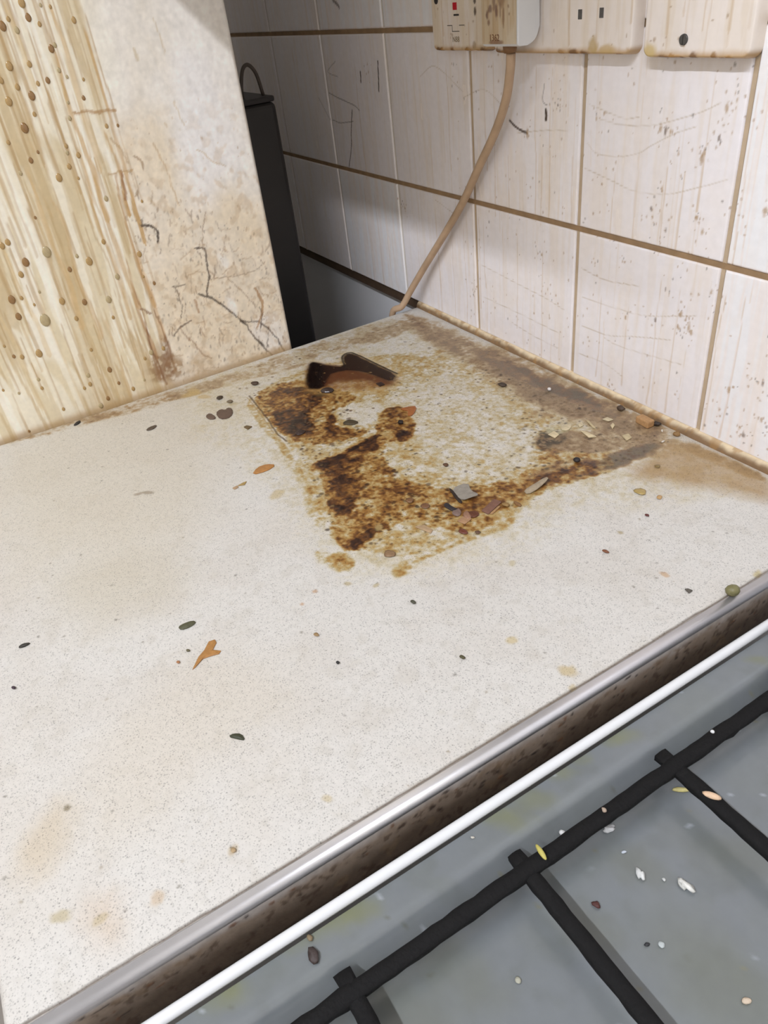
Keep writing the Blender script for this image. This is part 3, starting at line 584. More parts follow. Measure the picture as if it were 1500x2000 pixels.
tube('rim_trim', [(.1652, -.586, -.0105), (.1652, -.45, -.0105), (.1652, -.25, -.0105), (.1652, -.062, -.0105)], .0029, M_enamel, ck, 14, 4)['label'] = 'white rolled rim'
tube('rim_trim', [(.664, -.586, -.0105), (.664, -.45, -.0105), (.664, -.25, -.0105), (.664, -.062, -.0105)], .0029, M_enamel, ck, 14, 4)
tube('rim_trim', [(.1652, -.586, -.0105), (.4, -.586, -.0105), (.664, -.586, -.0105)], .0029, M_enamel, ck, 14, 4)
M_black = mat('black_enamel', (20, 19, 19), .8, spec=.25, var=.2, vscale=160, bump=.5, bscale=500)
M_hinge = mat('dark_hinge', (58, 60, 68), .5, var=.15)
box('lid_hinge', .1735, .2050, -.1330, -.0640, -.0145, .0010, M_hinge, ck, .002, 2)
box('body', .1725, .6600, -.580, -.062, ZF + .04, -.0330, M_enamel, ck, .002, 1)
for x in (.19, .64):
    for y in (-.55, -.09): cyl('foot', (x, y, ZF), (x, y, ZF + .042), .016, .016, M_black, ck)
dr = box('oven_door', .170, .659, -.6010, -.5805, ZF + .18, -.15, M_enamel, ck, .003, 2)
box('glass', .25, .58, -.6022, -.6005, ZF + .30, -.28, M_black, dr, .001, 1)
cyl('handle', (.21, -.628, -.175), (.62, -.628, -.175), .007, .007, M_handle, dr)
for k in range(5):
    x = .23 + k * .092; cyl('knob', (x, -.5802, -.085), (x, -.606, -.085), .019, .016, M_black, ck)
for x, y in ((.345, -.43), (.345, -.205), (.535, -.43), (.535, -.205)):
    b = cyl('burner', (x, y, -.0319), (x, y, -.0262), .034, .030, M_handle, ck, 32)
    cyl('burner_cap', (x, y, -.0262), (x, y, -.0222), .027, .024, M_black, b, 32)

# pan support: long bar along the tray edge with cross bars and feet on the rim slope
ps = tag(empty('pan_support', (.42, -.35, -.0312)), 'black enamelled pan support grid lying in the blue-grey hob tray', 'pan support')
def bar(P0, P1, w, name='bar', seed=1):
    g = np.random.default_rng(seed); P0 = Vector(P0); P1 = Vector(P1); d = P1 - P0; L = d.length; t = d.normalized()
    sd = Vector((-t.y, t.x, 0)).normalized(); up = sd.cross(t) * -1
    if up.z < 0: up = -up
    n = max(2, int(L / .006)); bm = bmesh.new(); rings = []
    for k in range(n + 1):
        c = P0 + d * (k / n); rr = []
        for a in range(10):
            th = 2 * math.pi * a / 10
            q = abs(math.cos(th)) ** 4 + abs(math.sin(th)) ** 4; r = w / 2 / q ** .25 * (1 + g.uniform(-.07, .09) + (.14 if g.random() > .97 else 0))
            rr.append(bm.verts.new(c + r * (math.cos(th) * sd + .7 * math.sin(th) * up)))
        rings.append(rr)
    for k in range(n):
        for a in range(10): bm.faces.new((rings[k][a], rings[k][(a + 1) % 10], rings[k + 1][(a + 1) % 10], rings[k + 1][a]))
    bm.faces.new(rings[0]); bm.faces.new(rings[-1])
    return bm_obj(name, bm, M_black, ps, True)
ZB = -.0145
XB = .2005
bar((XB, -.562, ZB), (XB, -.085, ZB), .0079, seed=1)
bar((.630, -.562, ZB), (.630, -.085, ZB), .0095, seed=2)
bar((XB, -.562, ZB), (.630, -.562, ZB), .0095, seed=3)
bar((XB, -.085, ZB), (.630, -.085, ZB), .0095, seed=4)
for k, y in enumerate((-.151, -.2460, -.3455, -.4420, -.535)):
    bar((XB - .0100, y - .0005, ZB - .0010), (.630, y + .002 , ZB), .0080, seed=10 + k)
    if k in (0, 4):
        cyl('foot', (XB, y, -.0312), (XB, y, ZB), .0045, .0045, M_black, ps, 10); cyl('foot', (.62, y, -.0318), (.62, y, ZB), .0045, .0045, M_black, ps, 10)

# ---------------------------------------------------------------- fridge with the greasy side panel
fr = tag(empty('fridge', (-.71, -.46, ZF)), 'white fridge with grease-streaked cracked side panel beside the worktop end', 'fridge')
M_fr = mat('fridge_white', (243, 236, 226), .4, var=.02, vscale=8)
M_pan = mat_painted('greasy_panel', grain=.03, gscale=220, bump=.12, bscale=260, coat=.15)
box('body', -.990, -.4310, -.700, -.1765, ZF + .03, .80, M_fr, fr, .004, 2)
dr = box('door', -.990, -.4310, -.755, -.704, ZF + .06, .798, M_fr, fr, .006, 3)
box('handle', -.48, -.455, -.785, -.7555, .0, .35, M_handle, dr, .004, 2)
for x in (-.95, -.47):
    for y in (-.66, -.21): cyl('foot', (x, y, ZF), (x, y, ZF + .031), .018, .018, M_black, fr)
pc = Canvas(-660, -174.5, -120, 490, 1.2, (224, 217, 207), .35)
U, V = pc.U, pc.V; full = (slice(None), slice(None))
pc.put(full, .35 * sstep(.42, .7, fbs(U * 3, V, 80, 1)), (220, 206, 182))
ZONE = [(-408.0,422.2),(-286.6,399.0),(-296.6,327.5),(-309.3,262.9),(-318.5,176.0),(-319.9,78.4),(-316.0,-6.0),(-405.9,-17.1),(-641.3,7.0)]
pc.poly(ZONE, (224, 212, 182), .8, 22, 12, 60, 3)
# worn beige film on the right half
pc.poly([(-309.3,262.9),(-262.5,267.8),(-247.2,244.0),(-249.5,208.4),(-219.1,202.5),(-200.8,164.6),(-170.3,157.9),(-173.8,-9.0),(-316.0,-6.0),(-319.9,78.4),(-318.5,176.0)], (218, 198, 164), .75, 16, 14, 40, 5, mott=.3, ms=40)
pc.poly([(-283.1,347.7),(-226.1,341.7),(-243.7,281.5),(-267.4,251.7),(-298.8,273.5)], (216, 204, 184), .5, 20, 14, 40, 6, mott=.6, ms=26)
pc.poly([(-232.6,319.8),(-188.1,281.8),(-187.5,196.3),(-208.7,200.5),(-240.4,163.3),(-257.1,181.6),(-248.4,248.5)], (226, 221, 217), .8, 16, 12, 40, 7)
pc.poly([(-293.9,341.7),(-283.8,325.9),(-287.9,263.6),(-297.5,277.4),(-298.4,308.9)], (226, 218, 200), .6, 8, 6, 30, 8)
pc.poly([(-225.1,38.4),(-184.5,50.5),(-182.0,0.1),(-208.0,2.0)], (226, 218, 208), .8, 6, 5, 20, 9)
pc.poly([(-238.4,83.1),(-229.9,69.3),(-231.0,52.1),(-238.2,60.1)], (230, 224, 214), .8, 3, 2, 12, 10)
pc.poly([(-238.8,126.9),(-227.2,116.0),(-227.6,102.5),(-236.7,113.0)], (230, 224, 214), .7, 3, 2, 12, 11)
rgp = np.random.default_rng(77)
lo_y, hi_y = -600.0, -300.0
def bound(z):       # right limit of the streaky half, leaning with height
    a = [(-299.8,349.5),(-320.2,20.3)]; (y0, z0), (y1, z1) = a
    return y0 + (y1 - y0) * (z - z0) / (z1 - z0)
side = sstep(4, -10, U - ([(-299.8,349.5)][0][0] + ([(-320.2,20.3)][0][0] - [(-299.8,349.5)][0][0]) * ([(-299.8,349.5)][0][1] - V) / ([(-299.8,349.5)][0][1] - [(-320.2,20.3)][0][1])) + 16 * (fbm(U, V, 30, 60) - .5))
warp = 5 * (vnoise(V * 0, V, 90, 61) - .5) + 1.5 * (vnoise(U / 9, V, 30, 62) - .5)
s1 = fbs((U + warp) * 13, V, 150, 63, 3); s2 = fbs((U + warp) * 21, V, 170, 64, 3); s3 = fbs((U + warp) * 8, V, 220, 65, 2)
pc.put(full, side * .72 * sstep(.46, .53, s1), (208, 189, 148), .3)
pc.put(full, side * .5 * sstep(.54, .60, s3) * sstep(.43, .48, s2), (196, 172, 124), .3)
pc.put(full, side * .60 * sstep(.58, .62, s2), (188, 160, 108), .3)
pc.put(full, side * .75 * sstep(.44, .39, s2) * sstep(.56, .48, s3), (232, 224, 206), .3)
BEAD_SPOTS = [(-347.5,352.8,7),(-333.7,349.6,3),(-326.5,347.8,3),(-346.2,342.6,6),(-339.2,337.2,4),(-311.1,336.8,5),(-367.7,339.2,7),(-358.0,335.2,5),(-361.7,343.3,4),(-336.1,319.5,6),(-332.4,321.6,4),(-373.2,312.0,7),(-357.3,311.2,5),(-335.5,303.7,4),(-383.3,303.0,5),(-347.1,297.8,5),(-355.7,296.7,4),(-372.6,296.6,5),(-363.8,288.8,7),(-330.6,298.1,3),(-317.8,294.3,3),(-322.4,280.8,4),(-336.4,279.4,3),(-383.2,287.6,7),(-366.8,275.2,4),(-339.3,267.5,4),(-310.1,256.4,4),(-378.3,266.5,8),(-395.2,258.2,4),(-349.7,247.1,4),(-374.5,246.7,3),(-350.7,241.8,4),(-342.0,238.1,5),(-382.6,241.5,5),(-394.6,233.4,4),(-352.9,230.8,5),(-364.6,223.6,7),(-330.0,198.2,5),(-348.4,219.9,3),(-396.0,195.8,3),(-426.1,181.1,6),(-431.7,179.2,6),(-418.0,160.9,8),(-397.2,165.2,10),(-425.8,151.5,6),(-383.0,145.1,5),(-372.6,155.2,4),(-363.3,147.9,8),(-344.7,161.9,5),(-342.4,127.4,6),(-315.1,142.8,6),(-441.8,131.9,8),(-433.2,131.0,4),(-399.9,118.6,7),(-380.3,112.0,6),(-357.5,108.2,7),(-424.8,122.1,3),(-442.1,115.4,7),(-420.9,105.5,12),(-393.0,98.9,5),(-358.9,89.9,4),(-416.2,132.2,3),(-437.7,76.2,8),(-460.1,80.2,4),(-453.4,77.5,5),(-390.0,64.7,4),(-309.2,111.8,4),(-333.2,43.6,6),(-319.6,43.9,5),(-379.5,39.0,6),(-401.6,40.1,5),(-402.8,30.5,5),(-409.5,28.2,4),(-447.6,51.2,4),(-447.7,41.6,4),(-375.2,22.1,4),(-363.0,11.2,5),(-341.3,39.2,4),(-390.9,9.6,5),(-400.3,4.4,6),(-436.4,13.5,4),(-475.3,2.3,3),(-469.5,43.6,3),(-464.4,92.2,3),(-481.6,51.3,3),(-348.9,16.6,3),(-298.1,189.0,3),(-300.1,255.2,3),(-317.7,120.9,3)]
for k, (y, z, r) in enumerate(BEAD_SPOTS):
    w = 1.0 + r * .22; L = 18 + (k * 37) % 90
    pc.run(y, z + L, z, w * 1.3, (176, 142, 88), .5 + .06 * (k % 5), 1.2, 900 + k)
    if k % 2: pc.run(y, z, z - L * .7, w * .9, (190, 158, 104), .45, 1.0, 1100 + k)
for k in range(22):
    y = rgp.uniform(-560, -285); top = rgp.uniform(40, 460); L = rgp.uniform(60, 260)
    if y > bound(max(top - L * .5, 0)) - 4: continue
    pc.run(y, top, top - L, rgp.uniform(1.6, 3.6), (178, 142, 84), rgp.uniform(.35, .7), 3.0, 200 + k)
RUNS = [(-305.7, 336.2, 152.8, 4.5, (186, 144, 74), 0.85), (-326.8, 352.1, 224.0, 6, (196, 158, 92), 0.75), (-335.0, 320.6, 180.7, 5.5, (192, 152, 86), 0.75), (-313.3, 255.1, 179.9, 3.6, (182, 138, 66), 0.85), (-316.2, 220.3, 90.0, 3.6, (176, 128, 60), 0.85), (-314.2, 145.8, 53.6, 6, (190, 146, 76), 0.8), (-333.1, 224.0, 94.2, 6, (190, 150, 84), 0.75), (-342.4, 247.5, 85.7, 5, (194, 156, 92), 0.7), (-389.6, 238.8, 90.0, 6, (200, 164, 104), 0.6), (-429.6, 198.3, 72.2, 4.5, (206, 176, 120), 0.6), (-376.0, 210.6, 74.5, 5, (190, 150, 88), 0.65), (-456.3, 145.6, 23.7, 5, (208, 180, 126), 0.55), (-416.6, 135.2, 8.4, 4, (206, 178, 124), 0.5), (-330.7, 144.2, 36.4, 4, (170, 122, 58), 0.8), (-314.5, 88.5, 17.6, 3, (140, 92, 42), 0.85), (-331.1, 113.2, 12.7, 3.4, (150, 104, 52), 0.8), (-329.2, 70.4, 4.4, 2.4, (120, 76, 36), 0.8), (-360.7, 355.7, 295.1, 5, (206, 176, 116), 0.6), (-366.9, 92.8, 5.2, 4, (196, 162, 104), 0.6)]
for k, (y, za, zb, w, c, a) in enumerate(RUNS): pc.run(y, za, zb, w * 1.05, c, a, 3.0, 400 + k, edge=.1)
# rough speckled film, cracks and splashes of the cracked half
CR = [(-309.3,262.9),(-262.5,267.8),(-219.1,202.5),(-170.3,157.9),(-173.8,-9.0),(-316.0,-6.0),(-319.9,78.4),(-318.5,176.0)]
g = np.random.default_rng(9)
A = np.array(CR)
for k in range(1100):
    y = g.uniform(A[:, 0].min(), A[:, 0].max()); z = g.uniform(0, A[:, 1].max()); r = .4 + 1.3 * g.random() ** 3
    if y < bound(z) - 10 or (z > 215 - max(0, y + 300) * .7 and k % 6): continue
    pc.blob(y, z, r * .7, r * g.uniform(.7, 2), [(170, 138, 96), (140, 108, 72), (196, 172, 134), (96, 72, 50)][k % 4], .65 * g.uniform(.4, 1), g.uniform(-.4, .4), .4, .3, k)
fl = sstep(.56, .68, fbm(U, V, 9, 55, 3)) * sstep(-6, 14, U - ([(-299.8,349.5)][0][0] + ([(-320.2,20.3)][0][0] - [(-299.8,349.5)][0][0]) * np.clip(([(-299.8,349.5)][0][1] - V) / ([(-299.8,349.5)][0][1] - [(-320.2,20.3)][0][1]), 0, 1.2)))
pc.put(full, .4 * fl * sstep(300, 180, V), (190, 160, 118))
for q, (pts, w, c, a) in enumerate([
 ([(-305.0,167.1),(-299.4,166.8),(-294.5,162.2),(-292.1,156.2),(-294.1,149.7)], 2.2, (58, 40, 26), .9), ([(-303.3,172.5),(-304.0,166.9)], 1.6, (80, 58, 38), .7),
 ([(-259.2,135.1),(-250.1,131.3),(-250.5,119.2),(-252.5,100.9),(-258.3,85.8)], 1.8, (62, 44, 32), .9), ([(-266.3,88.1),(-258.7,84.3),(-247.3,71.4),(-228.8,48.5),(-216.0,23.4),(-201.0,-2.2)], 1.7, (58, 42, 32), .9),
 ([(-229.2,46.8),(-211.8,41.6),(-205.2,37.3),(-191.9,15.9),(-185.2,-2.1)], 1.5, (64, 46, 34), .85), ([(-199.7,24.6),(-208.0,2.0)], 1.0, (70, 50, 36), .6),
 ([(-304.7,53.8),(-296.0,59.9),(-283.2,64.6)], 1.5, (82, 58, 40), .8), ([(-334.1,270.7),(-326.0,270.6),(-310.1,267.6),(-298.5,267.3)], 2.0, (168, 124, 66), .8),
 ([(-204.6,78.4),(-201.0,67.0),(-201.2,52.3),(-211.6,34.3)], 2.2, (166, 122, 70), .8), ([(-205.3,56.5),(-202.4,46.7),(-208.6,33.4)], 1.0, (80, 56, 38), .8), ([(-251.5,100.6),(-228.9,97.3),(-205.4,95.6),(-186.9,102.0)], .8, (150, 122, 88), .7),
 ([(-232.3,95.5),(-216.5,74.2),(-208.2,57.3)], .8, (150, 118, 82), .7), ([(-290.5,102.9),(-287.5,93.9),(-288.0,80.2),(-293.8,67.8)], 1.0, (90, 66, 44), .7), ([(-293.0,103.6),(-285.3,101.5),(-278.5,101.8)], 1.4, (88, 64, 42), .7),
 ([(-309.9,218.0),(-311.2,201.5),(-312.1,194.3)], 2.6, (146, 96, 44), .8), ([(-293.4,228.1),(-288.6,221.4),(-288.3,216.0)], 1.6, (150, 112, 66), .7), ([(-272.4,235.3),(-266.7,211.8),(-263.4,178.2)], 1.2, (190, 158, 108), .7), ([(-232.2,223.5),(-221.9,212.4),(-208.2,202.7)], 1.2, (190, 166, 130), .7),
 ([(-243.6,264.9),(-239.3,244.8)], 1.4, (196, 174, 136), .6), ([(-267.3,310.6),(-266.4,301.5)], 1.6, (186, 164, 122), .7), ([(-243.5,330.6),(-241.2,303.3)], 1.2, (200, 180, 146), .7), ([(-297.1,60.2),(-280.4,25.4),(-272.4,16.7)], 1.2, (146, 104, 62), .7),
 ([(-273.1,84.4),(-271.3,69.8)], 2.0, (160, 112, 60), .7), ([(-330.1,89.6),(-323.4,84.9),(-320.7,83.0)], 2.0, (130, 84, 40), .8), ([(-239.8,165.6),(-250.8,135.1),(-248.4,129.3)], .9, (150, 122, 90), .7), ([(-176.4,135.8),(-176.3,122.4),(-183.2,113.2)], .9, (150, 122, 90), .6),
 ([(-309.9,247.1),(-302.8,232.1),(-300.9,222.9)], 1.4, (176, 140, 88), .7), ([(-321.9,218.1),(-309.9,218.0),(-299.2,215.9)], 1.4, (176, 136, 80), .8)]):
    pc.line(pts, w * 1.15, c, a, .9, 2.2, 7, 800 + q, brk=.12)
for k in range(260):
    y = g.uniform(A[:, 0].min(), -178); z = g.uniform(2, 300)
    if y < bound(z) - 6 or z > 205 - max(0, y + 300) * .75: continue
    th = g.uniform(-.5, .5) + (1.57 if k % 3 else 0); L = g.uniform(3, 14)
    pc.line([(y, z), (y + L * .5 * math.cos(th) + g.normal(), z + L * .5 * math.sin(th)), (y + L * math.cos(th), z + L * math.sin(th) + g.normal())], g.uniform(.7, 1.5), [(176, 142, 98), (148, 112, 72), (120, 88, 56)][k % 3], g.uniform(.25, .6), .9, 1.5, 6, 2000 + k)
pc.poly([(-340.3,38.9),(-315.4,36.7),(-296.8,15.5),(-312.0,3.9),(-341.3,7.9)], (150, 112, 66), .75, 5, 5, 10, 71, mott=.75, ms=6, msoft=.08)
pc.poly([(-331.0,41.7),(-314.3,59.7),(-312.8,35.8),(-313.8,12.0),(-334.9,10.0)], (128, 84, 42), .75, 4, 4, 9, 72, mott=.6, ms=7, msoft=.08)
pc.poly([(-301.0,26.0),(-266.4,20.9),(-271.6,0.8),(-301.1,4.5)], (176, 146, 104), .6, 5, 4, 10, 73, mott=.7, ms=6)
tex = 1 + (.16 * (fbm(U, V, 3.0, 301, 2) - .5) + .22 * (fbs(U * 2, V, 9, 302, 3) - .5)) * (1 - .6 * side)
pc.C *= tex[..., None]
lum = pc.C.mean(-1, keepdims=True); pc.C = lum + (pc.C - lum) * .86
# browner band where panel meets the worktop
pc.put(full, .7 * (1 - sstep(0, 5 + 6 * fbm(U, V, 14, 91), V)), (176, 144, 98), .6)
fade = np.clip(sstep(-570, -650, U) + sstep(-50, -115, V) + sstep(440, 485, V), 0, 1)
pc.put(full, fade, (224, 217, 207), .4)
def panel_shape(U, V, H):
    t = np.clip((U + 178.5) / 4, 0, 1)
    return -430.0 + H * .6 - 4 * t ** 2.2, U, V
pn = pc.to_mesh('side_panel', panel_shape, M_pan, fr, gain=1.21); pn['label'] = 'grease-streaked cream side panel'
# beads of set grease clinging to the panel
def bead_mesh(name, seed):
    g = np.random.default_rng(seed); bm = bmesh.new(); bmesh.ops.create_uvsphere(bm, u_segments=12, v_segments=7, radius=1.0)
    for v in bm.verts:
        z = v.co.z; k = 1.0 + .35 * max(0, -z)
        v.co.y *= (1.0 - .18 * max(0, z)) ; v.co.x *= .24 * k
    me = bpy.data.meshes.new(name); bm.to_mesh(me); bm.free()
    for p in me.polygons: p.use_smooth = True
    return me
BEADM = [mat('grease_bead_' + n, c, .18, var=.15, vscale=3, coat=.5) for n, c in (('amber', (180, 146, 92)), ('brown', (150, 112, 66)), ('olive', (184, 164, 122)))]
BEADS = [bead_mesh('grease_drop', k) for k in range(3)]
for k in range(3): BEADS[k].materials.append(BEADM[k])
for k, (y, z, r) in enumerate(BEAD_SPOTS):
    o = mesh_obj('grease_drop', BEADS[(k * 7 + 1) % 3 if k % 4 else 0], None, fr)
    rr = r * .47 / 1000
    o.location = (-.4298, y / 1000, z / 1000); o.scale = (rr, rr * .85, rr * 1.15)

# ---------------------------------------------------------------- dark container in the gap behind the fridge
cn = tag(empty('storage_canister', (-.665, -.095, ZF)), 'tall dark grey slim canister with wire loop handle behind the fridge', 'canister')
M_can = mat('dark_grey_metal', (50, 47, 46), .5, var=.15, vscale=20)
box('body', -.725, -.607, -.1250, -.0680, ZF, .2300, M_can, cn, .006, 3)
box('lid', -.7245, -.6075, -.1245, -.0685, .2302, .2365, M_can, cn, .002, 2)
tube('handle', [(-.625, -.1030, .2360), (-.625, -.1015, .250), (-.625, -.0960, .2665), (-.625, -.0880, .2705), (-.625, -.0800, .2600), (-.625, -.0755, .2360)], .0022, mat('dark_wire', (84, 74, 66), .5), cn, 10, 6)

# ---------------------------------------------------------------- wall cupboard above (casts the shade on the upper wall)
wc = tag(empty('wall_cupboard', (-.22, -.15, .472)), 'white wall cupboard over the worktop, above the sockets', 'cupboard')
box('carcass', -.424, -.030, -.318, -.0005, .472, 1.17, M_cab, wc, .001, 1)
for x0, x1, hx in ((-.423, -.2285, -.245), (-.2255, -.031, -.209)):
    d = box('door', x0, x1, -.340, -.3185, .474, 1.168, M_cab, wc, .002, 2)
    cyl('handle', (hx, -.356, .51), (hx, -.356, .63), .005, .005, M_handle, d)

# ---------------------------------------------------------------- ceiling batten
tl = tag(empty('ceiling_light', (.50, -1.22, 1.5)), 'long fluorescent batten light on the ceiling', 'light')
box('housing', -.15, 1.15, -1.26, -1.18, 1.462, 1.4995, M_enamel, tl, .004, 2)
m, nt, b = mat_new('diffuser_glow'); b.inputs['Base Color'].default_value = (.9, .9, .9, 1); b.inputs['Emission Color'].default_value = (.935, .985, 1.09, 1); b.inputs['Emission Strength'].default_value = 72.0
cyl('tube', (-.13, -1.22, 1.472), (1.13, -1.22, 1.472), .012, .012, m, tl)

# ---------------------------------------------------------------- sockets
M_plast = mat_painted('yellowed_plastic', grain=.02, gscale=160, bump=.05, bscale=200, coat=.1)
M_dark = mat('socket_dark', (46, 42, 40), .6)
M_slot = mat('socket_slot_grey', (92, 88, 84), .6, var=.3, vscale=300)
def plate(name, x0, x1, z0, z1, dep, seed, label, cat, yellow, marks=()):
    """moulded wall plate: painted rounded face, real depth; coordinates in mm"""
    root = tag(empty(name, ((x0 + x1) / 2000, 0, z0 / 1000)), label, cat, 'white electrical plates on the tiles')
    c = Canvas(x0, x1, z0, z1, .9, (224, 214, 206), .35, edges=True); U, V = c.U, c.V; full = (slice(None), slice(None))
    c.put(full, yellow * sstep(.35, .65, fbs(U * 5, V, 70, seed)), (206, 186, 148))
    c.put(full, .18 * sstep(.5, .7, fbs(U * 9, V, 50, seed + 2)), (196, 172, 130))
    n = fbm(U, V, 9, seed + 3)
    c.put(full, (1 - sstep(1.5, 4.0 + 5 * n, V - z0)) * .85, (176, 138, 84), .3)
    g = np.random.default_rng(seed)
    for k in range(9): c.blob(g.uniform(x0 + 4, x1 - 4), z0 + g.uniform(0, 2.5), g.uniform(2, 6), g.uniform(1.5, 3), [(128, 84, 38), (160, 118, 62), (104, 68, 32)][k % 3], .8, 0, .4, .3, k, .25, h=.5)
    for k in range(10): c.run(g.uniform(x0 + 3, x1 - 3), z0 + g.uniform(20, 80), z0 + g.uniform(0, 30), g.uniform(1.2, 3), (182, 148, 96), g.uniform(.2, .5), 1, seed + k)
    for k in range(26): c.blob(g.uniform(x0, x1), g.uniform(z0, z1), g.uniform(.4, 1.3), g.uniform(.4, 1.6), (150, 118, 76), .6, 0, .4, .3, k)
    for (u, v, ru, rv, col, a) in marks: c.blob(u, v, ru, rv, col, a, 0, .35, .35, int(u * 7) % 97, .3, h=.2)
    def fn(U, V, H):
        r = 7.0; du = np.maximum(np.maximum(x0 + r - U, U - (x1 - r)), 0); dv = np.maximum(np.maximum(z0 + r - V, V - (z1 - r)), 0)
        q = np.hypot(du, dv); U3 = U.copy(); V3 = V.copy()
        corner = (du > 0) & (dv > 0); k = np.where(corner & (q > 0), np.maximum(du, dv) / np.maximum(q, 1e-6), 1.0)
        cu = np.where(U < (x0 + x1) / 2, x0 + r, x1 - r); cz = np.where(V < (z0 + z1) / 2, z0 + r, z1 - r)
        U3 = np.where(corner, cu + (U - cu) * k, U); V3 = np.where(corner, cz + (V - cz) * k, V)
        d = np.minimum(np.minimum(U - x0, x1 - U), np.minimum(V - z0, z1 - V)); t = np.clip((3.0 - d) / 3.0, 0, 1)
        return U3, -dep - H + dep * t ** 4, V3
    c.to_mesh('face_plate', fn, M_plast, root, gain=1.18)
    return root
def slot(parent, x, z, w, h, y, m=None, name='pin_slot', dp=1.0):
    o = box(name, (x - w / 2) / 1000, (x + w / 2) / 1000, (y - .25) / 1000, (y + dp) / 1000, (z - h / 2) / 1000, (z + h / 2) / 1000, m or M_slot, parent, .0002, 1)
    return o
DEP = 10.0
sp = plate('fused_switch', -344.0, -258.0, 275.0, 361.0, DEP, 11, 'yellowed wall switch plate with red neon, left of the plugged socket', 'socket', .45, [([(-275.2,305.2)][0][0], [(-275.2,305.2)][0][1], 1.6, 3.2, (70, 50, 26), .9), ([(-275.5,312.5)][0][0], [(-275.5,312.5)][0][1], 1.6, 2.0, (60, 42, 24), .9), ([(-277.5,280.5)][0][0], [(-277.5,280.5)][0][1], 3, 2.5, (140, 112, 66), .6)])
NX, NZ = [(-305.2,309.8)][0]
mred, nt, b = mat_new('red_neon'); b.inputs['Base Color'].default_value = L4((120, 14, 20)); b.inputs['Roughness'].default_value = .15; b.inputs['Emission Color'].default_value = L4((190, 20, 36)); b.inputs['Emission Strength'].default_value = .25
lens = slot(sp, NX, NZ, 6.2, 5.6, -DEP, mred, 'neon_lens', 2.0); lens['label'] = 'small red neon lamp'
X2, Z2 = [(-303.4,303.3)][0]; slot(sp, X2, Z2, 8.0, 1.4, -DEP, M_dark, 'fuse_slot')
X3, Z3 = [(-333.9,313.1)][0]
o = cyl('screw_hole', (X3 / 1000, -.0103, Z3 / 1000 + .002), (X3 / 1000, -.0080, Z3 / 1000 + .002), .0030, .0030, M_dark, sp, 20); 
def seg2d(parent, pts, w, y, m, name='printed_symbol'):
    bm = bmesh.new()
    for (a, b2) in zip(pts[:-1], pts[1:]):
        x0, x1 = sorted((a[0], b2[0])); z0, z1 = sorted((a[1], b2[1]))
        add_box(bm, (x0 - w / 2) / 1000, (x1 + w / 2) / 1000, (y - .12) / 1000, (y + .1) / 1000, (z0 - w / 2) / 1000, (z1 + w / 2) / 1000)
    return bm_obj(name, bm, m, parent)
M_print = mat('printed_grey', (84, 74, 62), .6, var=.2)
sy = [(-317.8,295.5),(-310.5,295.4),(-310.9,291.1),(-299.8,291.0)]; sx = [(-299.4,295.6),(-291.7,295.5)]
zt = sy[0][1]; zb = sy[3][1]
seg2d(sp, [(sy[0][0], zt), (sy[1][0], zt), (sy[1][0], zb), (sy[3][0], zb)], .55, -DEP, M_print)
seg2d(sp, [(sx[0][0], zt), (sx[1][0], zt)], .55, -DEP, M_print)
M_emb = mat('embossed_faint', (150, 134, 108), .6)
def text(parent, s, x, y, z, size, m, name='lettering'):
    cu = bpy.data.curves.new(name, 'FONT'); cu.body = s; cu.size = size; cu.extrude = .00012; cu.align_x = 'CENTER'; cu.resolution_u = 3
    to = bpy.data.objects.new(name, cu); COL.objects.link(to)
    dg = bpy.context.evaluated_depsgraph_get(); me = bpy.data.meshes.new_from_object(to.evaluated_get(dg)); bpy.data.objects.remove(to)
    me.transform(Matrix.Translation((x, y, z)) @ Matrix.Rotation(math.pi / 2, 4, 'X')); me.materials.clear()
    return mesh_obj(name, me, m, parent)
TX, TZ = [(-305.2,282.8)][0]
text(sp, 'N88', TX / 1000, -.0101, TZ / 1000, .0062, M_emb)

ds = plate('double_socket', -251.0, -93.0, 273.5, 359.5, DEP, 23, 'double wall socket holding the stained plug, one outlet empty', 'socket', .18, [([(-131.7,279.7)][0][0], [(-131.7,279.7)][0][1], 4.5, 5.5, (178, 150, 96), .8), ([(-117.5,276.5)][0][0], [(-117.5,276.5)][0][1], 8, 4, (186, 156, 100), .7)])
for x, z in [(-146.5,299.6),(-124.7,300.0)]: slot(ds, x, z, 4.2, 6.2, -DEP, M_slot)
ex = sum(q[0] for q in [(-146.5,299.6),(-124.7,300.0)]) / 2; ez = [(-146.5,299.6)][0][1]
slot(ds, ex, ez + 22, 4.2, 8.0, -DEP, M_slot)
for x in (-205.0, ex - 2):
    box('rocker_switch', (x - 6) / 1000, (x + 6) / 1000, -.0125, -.0085, .338, .353, M_enamel, ds, .001, 2)
bl = plate('cable_outlet_plate', -84.5, 3.5, 272.0, 358.0, DEP, 37, 'blank wall plate with one dark screw, rightmost of the plates', 'socket', .12, [([(-78.3,273.1)][0][0], [(-78.3,273.1)][0][1] + 3, 6.5, 6, (196, 172, 116), .85)])
for q, (x, z) in enumerate([[(-48.9,283.4)][0], ([(-48.9,283.4)][0][0], 347.0)]):
    sc = cyl('screw', (x / 1000, -.0090, z / 1000), (x / 1000, -.0112, z / 1000), .0035, .0031, mat('screw_steel', (96, 94, 92), .5, .6, var=.3, vscale=400), bl, 20)
    box('screw_slot', x / 1000 - .0003, x / 1000 + .0003, -.01135, -.0110, z / 1000 - .0026, z / 1000 + .0026, M_dark, sc)

